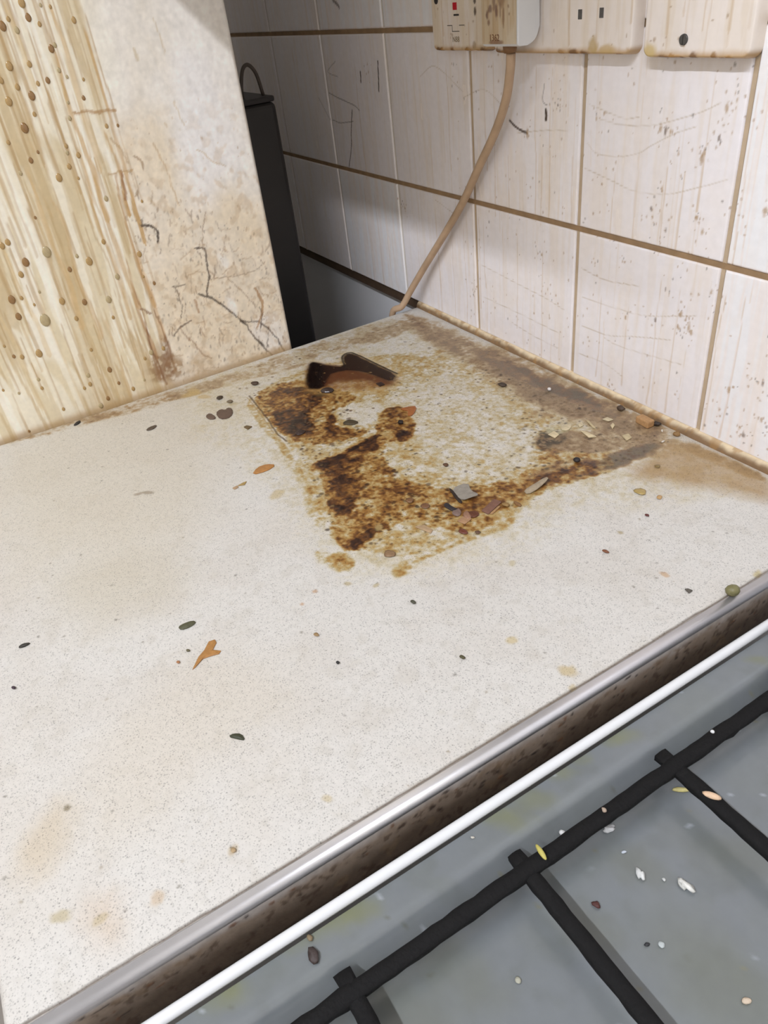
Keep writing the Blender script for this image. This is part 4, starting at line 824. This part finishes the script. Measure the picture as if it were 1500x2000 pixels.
# plug in the left outlet
pg = tag(empty('power_plug', (-.205, -.03, .287)), 'white mains plug stained brown, pushed into the double socket', 'plug')
def slab(name, x0, x1, y0, y1, z0, z1, r, m, parent, bev=.0015):
    bm = bmesh.new(); pts = []
    for cx, cz, a0 in ((x1 - r, z1 - r, 0), (x0 + r, z1 - r, 90), (x0 + r, z0 + r, 180), (x1 - r, z0 + r, 270)):
        for k in range(7):
            a = math.radians(a0 + 15 * k); pts.append((cx + r * math.cos(a), cz + r * math.sin(a)))
    vb = [bm.verts.new((x, y1, z)) for x, z in pts]
    vf = [bm.verts.new((x, y0, z)) for x, z in pts]
    n = len(pts)
    for k in range(n): bm.faces.new((vb[k], vb[(k + 1) % n], vf[(k + 1) % n], vf[k]))
    bm.faces.new(vb); f = bm.faces.new(vf)
    bmesh.ops.bevel(bm, geom=list(f.edges), offset=bev, segments=3, affect='EDGES', profile=.5)
    o = bm_obj(name, bm, m, parent)
    return o
# moulded body: profile in Y-Z with a rounded lower back corner, extruded across the width
def plug_body():
    bm = bmesh.new(); pr = [(-33, 331), (-33, 284.5), (-32.2, 282.8), (-30.5, 282)]
    for k in range(8):
        a = math.radians(-90 + 90 * k / 7); pr.append((-23 + 12 * math.cos(a), 294 + 12 * math.sin(a)))
    pr += [(-11, 331)]
    a = [bm.verts.new((-.236, y / 1000, z / 1000)) for y, z in pr]; b2 = [bm.verts.new((-.190, y / 1000, z / 1000)) for y, z in pr]; n = len(pr)
    for k in range(n): bm.faces.new((a[k], a[(k + 1) % n], b2[(k + 1) % n], b2[k]))
    fa = bm.faces.new(a); fb = bm.faces.new(b2)
    bmesh.ops.bevel(bm, geom=list(fa.edges) + list(fb.edges), offset=.0012, segments=2, affect='EDGES', profile=.5)
    return bm_obj('body', bm, M_enamel, pg)
plug_body()
c = Canvas(-235, -191, 284, 329, .6, (206, 186, 154), .35); U, V = c.U, c.V; full = (slice(None), slice(None))
c.put(full, .6 * sstep(.4, .65, fbs(U * 4, V, 40, 3)), (190, 158, 116)); c.put(full, .5 * sstep(.5, .7, fbs(U * 7, V, 40, 6)), (214, 202, 182))
for q, (x, z, ru, rv, a) in enumerate([(-228, 304, 1.8, 3, .8), (-224, 308, 3, 2.4, .7), (-226, 299, 1.6, 2, .7), (-216, 306, 1.8, 5, .8), (-219, 312, 1.6, 5, .6), (-211, 306, 1.0, 6, .6), (-207, 302, 1.2, 6, .7), (-209, 313, 4, 4, .6), (-201, 309, 1, 1.2, .6), (-200, 304, 1, 1, .6), (-218, 285, 9, 1.6, .8)]):
    c.blob(x, z, ru, rv, (104, 62, 52) if q < 5 else (128, 88, 56), a, 0, .4, .5, q)
for k in range(7): c.run(-232 + k * 6, 329, 286 + (k * 13) % 20, 2.2, (170, 132, 86), .35, 1, k)
fp = c.to_mesh('front_cover', lambda U, V, H: (U, -33.3 - H * 0, V), M_plast, pg); fp['label'] = 'brown-stained front of the plug'
M_emb2 = mat('embossed_brown', (120, 78, 46), .5)
text(fp, '1362', -.2190, -.0334, .2862, .0066, M_emb2)
cyl('cord_grip', (-.2145, -.021, .2828), (-.2145, -.021, .2765), .0062, .0050, mat('cord_grip_grimy', (132, 96, 62), .5), pg)

M_cord = mat('grimy_flex', (196, 166, 136), .45, var=.22, vscale=70, bump=.15, bscale=300)
cb = tag(empty('power_cable', (-.43, -.034, -.5)), 'grimy beige mains cable hanging from the plug across the tiles', 'cable')
PTS = [(-214.6,-20.0,276.3),(-217.3,-19.0,262.7),(-228.2,-15.0,240.8),(-247.9,-12.0,213.6),(-277.0,-10.0,180.3),(-305.8,-10.0,144.2),(-343.0,-10.0,105.4),(-384.3,-12.0,62.3),(-411.6,-18.0,28.1),(-418.8,-28.0,9.8)]
PTS = [tuple(v / 1000 for v in q) for q in PTS] + [(-.4312, -.0345, .001), (-.4345, -.0355, -.03), (-.436, -.036, -.12), (-.440, -.036, -.30), (-.450, -.04, -.55)]
tube('flex', PTS, .0039, M_cord, cb, 14, 8)
M_spot = mat('cable_grime', (84, 58, 38), .6)
def ico(name, loc, r, m, parent=None, seed=1, sub=2, amp=.2, rotz=0.0):
    g = np.random.default_rng(seed); bm = bmesh.new(); bmesh.ops.create_icosphere(bm, subdivisions=sub, radius=1.0)
    k = [g.normal(size=3) for _ in range(5)]; ph = g.uniform(0, 6, 5)
    for v in bm.verts:
        d = v.co.normalized(); f = 1 + amp * sum(math.sin(2.2 * d.dot(Vector(k[q])) + ph[q]) for q in range(5)) / 2.2
        v.co = Vector((d.x * r[0] * f, d.y * r[1] * f, d.z * r[2] * (1 + .4 * (f - 1))))
    bmesh.ops.rotate(bm, verts=bm.verts, cent=(0, 0, 0), matrix=Matrix.Rotation(rotz, 3, 'Z'))
    zmin = min(v.co.z for v in bm.verts)
    if parent is None:
        for v in bm.verts: v.co.z -= zmin
    return bm_obj(name, bm, m, parent, True, loc)

# ---------------------------------------------------------------- bead of sealant along wall and worktop
pr = [(0.0, .0062)]
M_seal = mat_painted('dirty_sealant', grain=.08, gscale=200, bump=.4, bscale=220)
sc_ = Canvas(-424, 300, 0, 1, 1.4, (226, 204, 168), .45)
sc_.v = np.linspace(0, 1, 9); sc_.u = np.linspace(-424, 141, 420); sc_.U, sc_.V = np.meshgrid(sc_.u, sc_.v); sc_.C = np.empty(sc_.U.shape + (3,)); sc_.C[:] = lin((226, 206, 172)); sc_.R = np.full(sc_.U.shape, .5); sc_.H = np.zeros(sc_.U.shape)
U, V = sc_.U, sc_.V; full = (slice(None), slice(None))
n = fbm(U, V * 10, 12, 5)
sc_.put(full, (1 - sstep(.2, .75, V + .6 * (n - .5))) * .9, (118, 86, 54), .6)
sc_.put(full, sstep(.8, 1.0, V) * sstep(.5, .6, n) * .7, (140, 104, 64), .6)
sc_.put(full, .6 * sstep(.55, .68, fbm(U, V * 6, 7, 15)), (166, 126, 76), .6)
def seal_shape(U, V, H):
    a = V * math.pi / 2; r = 3.6 + .9 * (fbm(U, V * 4, 24, 3, 3) - .5)
    return U, 1.5 - (r + 2.0) * np.cos(a), .0 + (r + 3.6) * np.sin(a) + 0.05
so = sc_.to_mesh('trim_1', seal_shape, M_seal); tag(so, 'grimy cream sealant bead between tiles and worktop', kind='structure')

# ---------------------------------------------------------------- crumbs, shards and scraps (each its own thing)
MC = {}
def cm(col, rough=.55, bump=.4, coat=0.0):
    k = (col, rough, coat)
    if k not in MC: MC[k] = mat('scrap_%d' % len(MC), col, rough, var=.25, vscale=350, bump=bump, bscale=700, coat=coat)
    return MC[k]
def flake(name, label, cat, P, th, col, z0=.25, dome=.3, curl=0.0, tilt=(0, 0), rough=.55, coat=0.0, under=None, group=None):
    """thin scrap with the outline P (mm), thickness th, slightly domed, optionally curled and tilted"""
    P = np.array(P, float); c = P.mean(0); Q = P - c
    if np.sum(Q[:, 0] * np.roll(Q[:, 1], -1) - Q[:, 1] * np.roll(Q[:, 0], -1)) < 0: Q = Q[::-1]
    Q = Q if len(Q) > 9 else np.array(chaikin(Q, 1)) if len(Q) > 4 else np.concatenate([[a * .94 + b * .06, a * .06 + b * .94] for a, b in zip(Q, np.roll(Q, -1, 0))])
    R = np.sqrt((Q ** 2).sum(1)).max(); n = len(Q)
    ev, evec = np.linalg.eigh(np.cov(Q.T)); ax = evec[:, 1]
    def zz(q): return curl * (float(q @ ax) / R) ** 2 * R + tilt[0] * q[0] + tilt[1] * q[1]
    zs = [zz(q) for q in Q]; zo = -min(zs + [0])
    bm = bmesh.new(); rings = []
    for f, z in ((1.0, 0.0), (1.0, th * .6), (.88, th), (.45, th + dome * .8)):
        rings.append([bm.verts.new((q[0] * f / 1000, q[1] * f / 1000, (z + zz(q * f) + zo) / 1000)) for q in Q])
    for a, b2 in zip(rings[:-1], rings[1:]):
        for k in range(n): bm.faces.new((a[k], a[(k + 1) % n], b2[(k + 1) % n], b2[k]))
    ct = bm.verts.new((0, 0, (th + dome + zo) / 1000)); cb2 = bm.verts.new((0, 0, zo / 1000))
    for k in range(n):
        bm.faces.new((rings[-1][k], rings[-1][(k + 1) % n], ct)); bm.faces.new((rings[0][(k + 1) % n], rings[0][k], cb2))
    o = bm_obj(name, bm, cm(col, rough, .4, coat), None, False, (c[0] / 1000, c[1] / 1000, z0 / 1000))
    return tag(o, label, cat, group)
def crumb(name, label, cat, p, rx, ry, rz, col, ang=0.0, seed=1, z0=.2, amp=.2, rough=.6, coat=0.0, group=None):
    o = ico(name, (p[0] / 1000, p[1] / 1000, z0 / 1000), (rx / 1000, ry / 1000, rz / 1000), cm(col, rough, .4, coat), None, seed, 2, amp, ang)
    return tag(o, label, cat, group)
GD = 'scraps lying on the stained worktop'; GC = 'crumbs on the clean part of the worktop'; GH = 'food bits in the hob tray'
# in the burnt patch
flake('plastic_shard', 'largest grey shard with dark edge, in the brown stain', 'shard', [(-68.0,-201.8),(-66.1,-185.9),(-54.6,-191.3),(-44.3,-189.9),(-46.6,-198.2),(-47.7,-203.8),(-55.9,-203.9)], .8, (150, 142, 130), .35, .3, .10, (.10, .05), group=GD)
flake('underside_strip', 'thin black strip, dark underside of the grey shard', 'shard', [(-70.3,-202.2),(-68.1,-200.7),(-54.0,-203.7),(-47.4,-204.5),(-47.0,-207.2),(-56.6,-205.8)], .9, (48, 36, 30), .3, .1, group=GD)  # dark underside of the grey shard, built as its own strip
flake('curled_shard', 'long pale curled sliver pointing to the wall, right of the grey shard', 'shard', [(-30.0,-158.6),(-29.1,-147.5),(-30.3,-135.4),(-26.5,-135.5),(-23.0,-149.0),(-23.2,-160.1)], 1.0, (164, 148, 124), .35, 1.6, .0, (.05, .12), group=GD)
flake('paint_flake', 'flat mauve-brown rectangular flake right of the grey shard', 'flake', [(-29.2,-200.3),(-35.3,-183.3),(-28.3,-181.3),(-22.1,-198.9)], 1.0, (124, 88, 72), .35, .2, group=GD)
flake('paint_flake', 'narrow tan flake tucked beside the mauve-brown flake', 'flake', [(-22.1,-197.9),(-26.0,-186.0),(-24.5,-185.2),(-20.6,-196.1)], .7, (170, 132, 90), .3, .1, group=GD)
flake('burnt_scrap', 'blue-black burnt scrap left below the grey shard', 'scrap', [(-53.5,-219.3),(-55.6,-214.4),(-47.0,-214.6),(-39.7,-212.0),(-37.4,-215.6),(-44.7,-218.1)], 1.1, (46, 40, 42), .3, .4, group=GD)
flake('burnt_scrap', 'greyish mauve scrap below the blue-black one', 'scrap', [(-42.0,-219.1),(-44.1,-212.2),(-38.1,-212.2),(-33.7,-217.2),(-37.8,-220.1)], 1.1, (126, 104, 94), .3, .4, group=GD)
flake('curled_shard', 'curled brown scrap with pale rim below the grey shard', 'scrap', [(-34.9,-213.5),(-36.7,-208.4),(-32.5,-209.5),(-26.8,-210.8),(-26.7,-214.7),(-30.7,-215.6)], 1.3, (150, 112, 88), .3, .8, group=GD)
flake('burnt_scrap', 'dark red-brown scrap under the curled brown one', 'scrap', [(-34.6,-208.9),(-31.7,-203.3),(-26.0,-203.7),(-25.3,-210.0),(-28.8,-211.2)], 1.1, (96, 54, 34), .3, .5, group=GD)
flake('paint_flake', 'flat light brown flake under the curled brown scrap', 'flake', [(-30.2,-222.1),(-32.5,-214.8),(-25.8,-211.5),(-23.5,-219.9)], .7, (170, 132, 98), .3, .1, group=GD)
flake('paint_flake', 'thin pinkish-brown sliver in the lower middle of the stain', 'flake', [(-44.8,-251.2),(-42.5,-244.3),(-32.8,-242.4),(-30.2,-246.0)], .7, (178, 150, 116), .3, .1, group=GD)
crumb('crumb', 'small ring-shaped tan crumb near the pale stain edge', 'crumb', [(-23.1,-181.4)][0], 3.0, 2.2, 1.2, (150, 118, 70), .5, 3, group=GD)
flake('burnt_scrap', 'bent brown scrap at the stain edge right of the tan crumb', 'scrap', [(-23.8,-173.8),(-19.8,-172.1),(-15.2,-171.8),(-14.6,-174.3),(-19.2,-175.6)], 1.2, (134, 98, 60), .3, .3, group=GD)
crumb('grease_blob', 'rust-red blob on the lower right edge of the stain', 'blob', [(-16.6,-226.2)][0], 4.0, 2.6, .8, (108, 52, 32), .3, 4, coat=.4, group=GD)
crumb('grease_blob', 'small brown dot beside the rust-red blob', 'blob', [(-9.5,-218.4)][0], 2.0, 1.8, .7, (96, 70, 52), .3, 5, group=GD)
crumb('grease_blob', 'round shiny brown blob, left of two in the stain', 'blob', [(-75.2,-235.9)][0], 3.6, 3.2, .9, (122, 84, 48), .3, 6, coat=.5, group=GD)
crumb('grease_blob', 'oval brown blob, right of two in the stain', 'blob', [(-61.9,-229.6)][0], 4.2, 3.4, .9, (116, 78, 48), .3, 7, coat=.5, group=GD)
crumb('grease_blob', 'flat grey-brown blob at the foot of the stain', 'blob', [(-28.9,-282.7)][0], 4.4, 3.8, .9, (140, 110, 78), .3, 8, coat=.2, group=GD)
flake('resin_shard', 'translucent orange-brown shard in the middle of the stain', 'shard', [(-211.3,-161.6),(-209.4,-153.4),(-204.3,-144.9),(-190.6,-159.6),(-196.2,-162.9),(-198.7,-156.7),(-204.6,-158.8)], 1.2, (158, 94, 44), .3, .3, coat=.4, group=GD)
crumb('charred_crumb', 'black star-shaped char next to the orange shard', 'crumb', [(-186.5,-175.3)][0], 3.0, 2.4, 1.6, (40, 30, 26), .3, 9, amp=.5, group=GD)
flake('charred_flake', 'dark olive winged flake on the pale centre of the stain', 'flake', [(-224.6,-217.9),(-226.8,-210.0),(-221.8,-206.0),(-214.9,-204.2),(-214.6,-211.1),(-218.6,-215.5)], 1.2, (70, 58, 38), .3, .8, group=GD)
flake('charred_flake', 'dark oval flake below the left brown crust', 'flake', [(-238.3,-262.0),(-240.6,-256.0),(-236.7,-250.3),(-231.9,-254.8),(-232.4,-261.0)], 1.2, (58, 42, 36), .3, .8, group=GD)
flake('charred_flake', 'shiny charred blister just under the black burn', 'flake', [(-301.8,-202.7),(-302.4,-193.3),(-292.9,-189.8),(-288.9,-195.5),(-294.6,-203.3)], 1.8, (50, 32, 24), .3, 1.4, coat=.4, group=GD)
flake('charred_flake', 'small charred spot below the right end of the burn', 'flake', [(-275.1,-150.8),(-274.0,-144.6),(-266.4,-144.9),(-266.1,-151.2)], .8, (52, 32, 22), .3, .5, group=GD)
crumb('charred_crumb', 'dark crumb at the back left corner of the stain', 'crumb', [(-365.8,-248.8)][0], 4.5, 3.2, 1.6, (74, 56, 42), .4, 10, group=GD)
crumb('charred_crumb', 'black crumb on the amber area near the dark corner', 'crumb', [(-34.5,-98.6)][0], 3.0, 2.6, 1.8, (40, 34, 34), .4, 11, group=GD)
crumb('charred_crumb', 'dark crumb on the grey back part of the stain', 'crumb', [(-182.3,-58.8)][0], 5.0, 3.0, 1.6, (72, 58, 46), .4, 12, group=GD)
crumb('charred_crumb', 'brown crumb on the pale right half of the stain', 'crumb', [(-99.7,-184.3)][0], 2.6, 2.2, 1.2, (92, 62, 38), .4, 13, group=GD)
crumb('glassy_crumb', 'tiny bright white crumb on the brown film by the wall', 'crumb', [(-144.3,-32.4)][0], 1.9, 1.6, 1.5, (232, 226, 222), .4, 14, group=GD)
# wall corner rubble
def tan_block():
    w, d, h = 15, 8, 6.5
    bm = bmesh.new(); add_box(bm, -w / 2000, w / 2000, -d / 2000, d / 2000, 0, h / 1000, .0012, 2)
    p = [(-41.1,-18.2)][0]
    o = bm_obj('rubble_block', bm, cm((184, 142, 96), .6), None, False, (p[0] / 1000, (p[1] + 3.0) / 1000, .0003)); o.rotation_euler = (0, 0, -.05)
    return tag(o, 'tan block of rubble lying against the wall sealant', 'rubble', GD)
tan_block()
crumb('rubble_lump', 'dark rubble crumb left of the tan block by the wall', 'rubble', [(-72.4,-12.0)][0], 4.6, 3.0, 2.4, (84, 66, 52), .3, 15, group=GD)
crumb('rubble_lump', 'black rubble crumb right of the tan block by the wall', 'rubble', [(-33.2,-9.4)][0], 4.2, 3.0, 2.2, (58, 46, 38), .3, 16, group=GD)
crumb('rubble_lump', 'brown rubble lump further right along the wall sealant', 'rubble', [(-10.7,-9.8)][0], 3.0, 2.4, 2.2, (150, 116, 72), .3, 17, group=GD)
for q, (lab, poly_) in enumerate([
 ('pale thin chip in the dark corner, uppermost', [(-71.0,-35.5),(-70.7,-29.7),(-64.0,-29.0),(-64.9,-34.1)]), ('round cream chip in the dark corner', [(-58.7,-37.9),(-60.4,-33.1),(-56.1,-35.0),(-53.1,-41.0)]),
 ('narrow cream sliver in the dark corner', [(-79.1,-47.2),(-76.7,-45.9),(-62.9,-50.6),(-65.2,-51.9)]), ('broad cream chip at the left of the rubble', [(-78.5,-57.4),(-80.1,-51.1),(-73.7,-54.7),(-73.4,-59.7)]),
 ('long pale sliver in the middle of the rubble', [(-68.3,-63.3),(-65.4,-61.3),(-52.3,-59.6),(-55.5,-65.8)]), ('pale chip nearest the dark crust', [(-40.1,-43.2),(-38.7,-36.4),(-32.3,-39.4),(-31.5,-46.1)]),
 ('large cream flake on the olive scab', [(-84.5,-72.2),(-85.0,-63.4),(-80.1,-61.9),(-75.8,-70.5),(-79.3,-74.4)]), ('small cream flake on the olive scab', [(-82.2,-88.2),(-83.3,-80.2),(-75.8,-81.0),(-73.6,-87.6)])]):
    flake('paint_chip', lab, 'chip', poly_, .7, [(206, 190, 156), (214, 196, 158), (196, 178, 140)][q % 3], .4, .3, group=GD)
for q, (lab, px) in enumerate([('thin white grain standing in the dark corner', [(-11.2,-25.5)]), ('tiny white grain on the dark corner beside the tan halo', [(-23.7,-13.0)])]):
    crumb('white_grain', lab, 'grain', px[0], .8, 2.0, .7, (222, 214, 200), .8 * q, 30 + q, z0=.3, group=GD)
# clean part
flake('resin_flake', 'flat orange-brown oval flake left of the stain', 'flake', [(-197.5,-322.6),(-206.2,-314.0),(-205.6,-304.3),(-198.4,-298.4),(-194.5,-309.1)], .8, (176, 122, 62), .25, .2, coat=.3, group=GC)
flake('resin_flake', 'thin tan sliver below the orange-brown flake', 'flake', [(-189.8,-339.1),(-191.3,-333.7),(-191.2,-329.9),(-187.1,-333.5)], .6, (168, 140, 84), .25, .1, group=GC)
flake('resin_flake', 'pale brown drip beside the thin tan sliver', 'flake', [(-189.7,-343.9),(-190.5,-338.8),(-186.9,-339.3),(-186.3,-343.3)], .6, (176, 146, 112), .25, .1, group=GC)
flake('grease_scab', 'large lobed dark brown scab near the fridge', 'scab', [(-332.3,-307.1),(-337.1,-299.7),(-331.2,-296.3),(-335.0,-292.6),(-329.4,-289.7),(-317.4,-293.8),(-312.4,-300.7),(-316.3,-308.0)], 1.0, (100, 80, 66), .25, .3, group=GC)
flake('grease_scab', 'smaller dark brown scab left of the lobed one', 'scab', [(-333.4,-317.7),(-337.5,-311.3),(-324.5,-309.4),(-320.0,-312.1),(-324.4,-317.1)], .9, (104, 84, 70), .25, .3, group=GC)
flake('grease_scab', 'small olive-brown scab right below the lobed one', 'scab', [(-284.6,-295.3),(-285.4,-291.7),(-279.5,-288.1),(-276.9,-294.0)], .8, (104, 84, 54), .25, .3, group=GC)
crumb('crumb', 'dark crumb above the lobed scab', 'crumb', [(-361.0,-291.4)][0], 3.0, 3.4, 1.4, (72, 58, 42), .2, 40, group=GC)
crumb('crumb', 'grey-brown crumb right of the crumb above the scab', 'crumb', [(-345.2,-285.9)][0], 2.6, 3.0, 1.2, (120, 104, 80), .2, 41, group=GC)
flake('charred_sliver', 'black splinter close to the fridge panel foot', 'sliver', [(-413.0,-434.5),(-419.0,-428.5),(-419.0,-425.4),(-413.3,-427.1),(-411.0,-432.3)], 1.0, (46, 40, 36), .25, .6, group=GC)
flake('dry_leaf_scrap', 'brown dry leaf sliver between fridge and lobed scab', 'leaf scrap', [(-348.0,-375.5),(-351.8,-370.7),(-351.2,-362.4),(-344.9,-367.4),(-345.1,-373.7)], .8, (88, 74, 60), .25, .6, group=GC)
flake('herb_scrap', 'olive folded herb scrap above the orange onion skin', 'herb scrap', [(-52.6,-436.6),(-53.3,-432.0),(-52.2,-425.7),(-49.0,-424.7),(-47.3,-429.6),(-48.4,-435.8)], 1.0, (82, 80, 56), .25, .7, group=GC)
flake('herb_scrap', 'black-green herb sliver at the far left', 'herb scrap', [(-102.5,-533.9),(-103.9,-530.3),(-101.4,-525.3),(-100.0,-528.9),(-100.6,-532.8)], .9, (48, 44, 36), .25, .5, group=GC)
flake('onion_skin', 'forked orange scrap of onion skin', 'onion skin', [(-9.3,-441.0),(-17.5,-434.1),(-21.2,-428.6),(-26.6,-423.8),(-25.8,-419.8),(-22.5,-419.9),(-17.8,-424.1),(-13.7,-420.0),(-11.9,-422.1),(-13.5,-427.8),(-14.2,-432.4),(-10.2,-438.6)], .6, (172, 122, 64), .25, .3, coat=.2, group=GC)
flake('herb_scrap', 'dark green leaf scrap alone on the front worktop', 'herb scrap', [(52.8,-440.5),(52.6,-437.2),(55.4,-433.3),(61.1,-433.1),(57.6,-436.7)], .9, (58, 60, 40), .25, .6, group=GC)
flake('herb_scrap', 'grey-green seed husk near the metal strip', 'herb scrap', [(120.8,-150.8),(121.6,-149.0),(124.8,-148.0),(125.1,-151.6)], .9, (92, 86, 78), .25, .6, group=GC)
o = crumb('caper', 'round olive-green caper against the metal strip', 'caper', [(141.3,-132.1)][0], 4.4, 4.2, 4.0, (124, 118, 78), .3, 44, amp=.08, rough=.45, group=GC)
crumb('crumb', 'dark green crumb below the stain foot', 'crumb', [(24.4,-296.9)][0], 2.2, 1.6, 1.0, (78, 76, 60), .3, 45, group=GC)
crumb('crumb', 'black crumb on the open middle of the worktop', 'crumb', [(41.3,-363.2)][0], 1.4, 1.2, .9, (44, 42, 40), .3, 46, group=GC)
crumb('crumb', 'olive crumb right of the middle near the strip', 'crumb', [(83.5,-299.3)][0], 1.9, 1.4, 1.0, (84, 78, 50), .3, 47, group=GC)
crumb('crumb', 'red-brown crumb on the clean right side', 'crumb', [(63.4,-162.7)][0], 2.4, 1.4, .9, (128, 80, 52), .3, 48, group=GC)
crumb('crumb', 'small red crumb on the clean right side, above', 'crumb', [(51.7,-110.6)][0], 1.6, 1.2, .8, (98, 50, 44), .3, 49, group=GC)
crumb('crumb', 'tan crumb between leaf scrap and onion skin', 'crumb', [(11.4,-363.3)][0], 2.0, 1.4, .8, (156, 128, 88), .3, 50, group=GC)
crumb('crumb', 'purple-black crumb at the left edge', 'crumb', [(-64.7,-541.8)][0], 1.8, 1.1, .8, (64, 48, 56), .3, 51, group=GC)
crumb('crumb', 'orange-brown crumb left of the onion skin', 'crumb', [(-20.8,-446.4)][0], 1.4, 1.0, .7, (170, 118, 76), .3, 52, group=GC)
crumb('crumb', 'dark olive crumb just left of the onion skin', 'crumb', [(-26.9,-437.8)][0], 1.4, 1.0, .7, (104, 96, 70), .3, 53, group=GC)
crumb('crumb', 'tan crumb on the front left of the worktop', 'crumb', [(118.7,-463.0)][0], 1.6, 1.2, .6, (176, 150, 112), .3, 54, group=GC)
crumb('amber_drop', 'flat yellow-olive grease drop right of the stain', 'drop', [(27.7,-92.6)][0], 4.6, 3.8, .8, (176, 150, 88), .3, 55, amp=.12, rough=.25, coat=.5, group=GC)
crumb('amber_drop', 'small tan grease drop right of the yellow-olive one', 'drop', [(41.7,-87.3)][0], 2.0, 2.4, .8, (190, 152, 100), .3, 56, amp=.12, rough=.25, coat=.5, group=GC)
crumb('amber_drop', 'greenish drop on the tan halo near the wall', 'drop', [(11.5,-56.6)][0], 2.6, 2.0, .6, (136, 112, 64), .3, 57, amp=.12, rough=.3, coat=.4, group=GC)
# hob tray
def grain_(lab, p, L, w, col, ang, z0, name='rice_grain', cat='rice'):
    return crumb(name, lab, cat, p, L / 2, w / 2, w * .42, col, ang, int(abs(p[0] * 3 + p[1])) % 89, z0=z0, amp=.1, rough=.5, group=GH)
ZF_ = -31.9
def hang(a, b): return math.atan2(b[1] - a[1], b[0] - a[0])
q = [(202.8,-248.3),(208.0,-240.9)]; grain_('yellow rice grain lying on the tray between two cross bars', [(205.6,-244.9)][0], 10.5, 2.8, (206, 194, 128), hang(*q), ZF_)
q = [(222.2,-250.2),(227.6,-246.8)]; grain_('pinkish-cream rice grain resting on the right cross bar', [(224.9,-248.7)][0], 9, 3.4, (228, 194, 160), hang(*q), -9.6)
q = [(194.7,-336.5),(203.4,-337.3)]; grain_('yellow-green grain lying across the long bar', [(199.4,-337.0)][0], 9.5, 2.6, (196, 184, 96), hang(*q), -9.4)
crumb('rice_crumb', 'round white rice crumb on the tray slope above the long bar', 'rice', [(192.3,-316.3)][0], 1.8, 1.6, 1.3, (230, 228, 224), .3, 60, z0=-24.0, group=GH)
crumb('rice_crumb', 'ragged white rice crumb right below the long bar', 'rice', [(200.5,-292.1)][0], 3.2, 1.6, 1.4, (226, 226, 226), 1.2, 61, z0=ZF_, amp=.5, group=GH)
crumb('rice_crumb', 'large ragged white rice crumb in the tray middle, left of two', 'rice', [(226.9,-296.4)][0], 3.4, 2.0, 1.6, (230, 230, 226), -.9, 62, z0=ZF_, amp=.5, group=GH)
crumb('rice_crumb', 'large lumpy white rice crumb in the tray middle, right of two', 'rice', [(242.0,-283.3)][0], 3.4, 2.4, 1.7, (230, 228, 220), .2, 63, z0=ZF_, amp=.45, group=GH)
crumb('rice_crumb', 'small pale crumb between the two large white crumbs', 'rice', [(234.1,-288.8)][0], 1.0, .8, .6, (206, 206, 202), .2, 64, z0=ZF_, group=GH)
crumb('rice_crumb', 'small pale crumb above the left large white crumb', 'rice', [(213.4,-294.3)][0], 1.4, .8, .6, (196, 202, 210), 1.2, 65, z0=ZF_, group=GH)
crumb('rice_crumb', 'pale crumb low in the tray beside the dark seed', 'rice', [(254.3,-312.3)][0], 1.4, 1.4, .7, (190, 196, 194), .2, 66, z0=ZF_, group=GH)
crumb('seed', 'black seed low in the tray beside a pale crumb', 'seed', [(250.7,-317.8)][0], 1.3, 1.0, .8, (46, 46, 48), 1.0, 67, z0=ZF_, group=GH)
crumb('seed', 'dark red seed to the right of the middle cross bar', 'seed', [(225.2,-324.1)][0], 2.0, 1.5, 1.0, (84, 46, 40), .3, 68, z0=ZF_, group=GH)
crumb('rice_crumb', 'cream crumb at the lower right of the tray', 'rice', [(289.6,-300.4)][0], 2.2, 1.4, .9, (216, 196, 172), 1.2, 69, z0=ZF_, group=GH)
crumb('rice_crumb', 'cream crumb left of the middle cross bar', 'rice', [(230.3,-376.0)][0], 1.5, 1.2, .7, (176, 174, 156), .2, 70, z0=ZF_, group=GH)
crumb('rice_crumb', 'tiny white crumb on the long bar near the right cross bar', 'rice', [(199.4,-217.6)][0], 1.0, .9, .8, (230, 230, 228), .2, 71, z0=-9.6, group=GH)
crumb('rice_crumb', 'tiny tan crumb on the long bar between the cross bars', 'rice', [(200.3,-297.0)][0], 1.4, 1.1, .8, (170, 150, 132), .2, 72, z0=-9.6, group=GH)
crumb('crumb', 'dark brown crumb on the blue-grey rim at the front', 'crumb', [(178.0,-450.4)][0], 3.4, 2.2, 1.2, (64, 52, 48), .3, 73, z0=-13.8, amp=.35, group=GH)
crumb('crumb', 'small tan crumb above the dark brown one on the rim', 'crumb', [(170.0,-448.3)][0], 1.6, 1.2, .8, (130, 112, 84), .3, 74, z0=-13.8, group=GH)
crumb('crumb', 'black crumb touching the white rim line', 'crumb', [(164.7,-312.8)][0], 1.5, 1.2, 1.0, (36, 36, 40), .3, 75, z0=-13.8, group=GH)
crumb('rice_crumb', 'tiny pale crumb on the blue-grey rim left of the long bar', 'rice', [(172.8,-358.1)][0], 1.0, .7, .5, (206, 200, 186), .8, 76, z0=-13.8, group=GH)
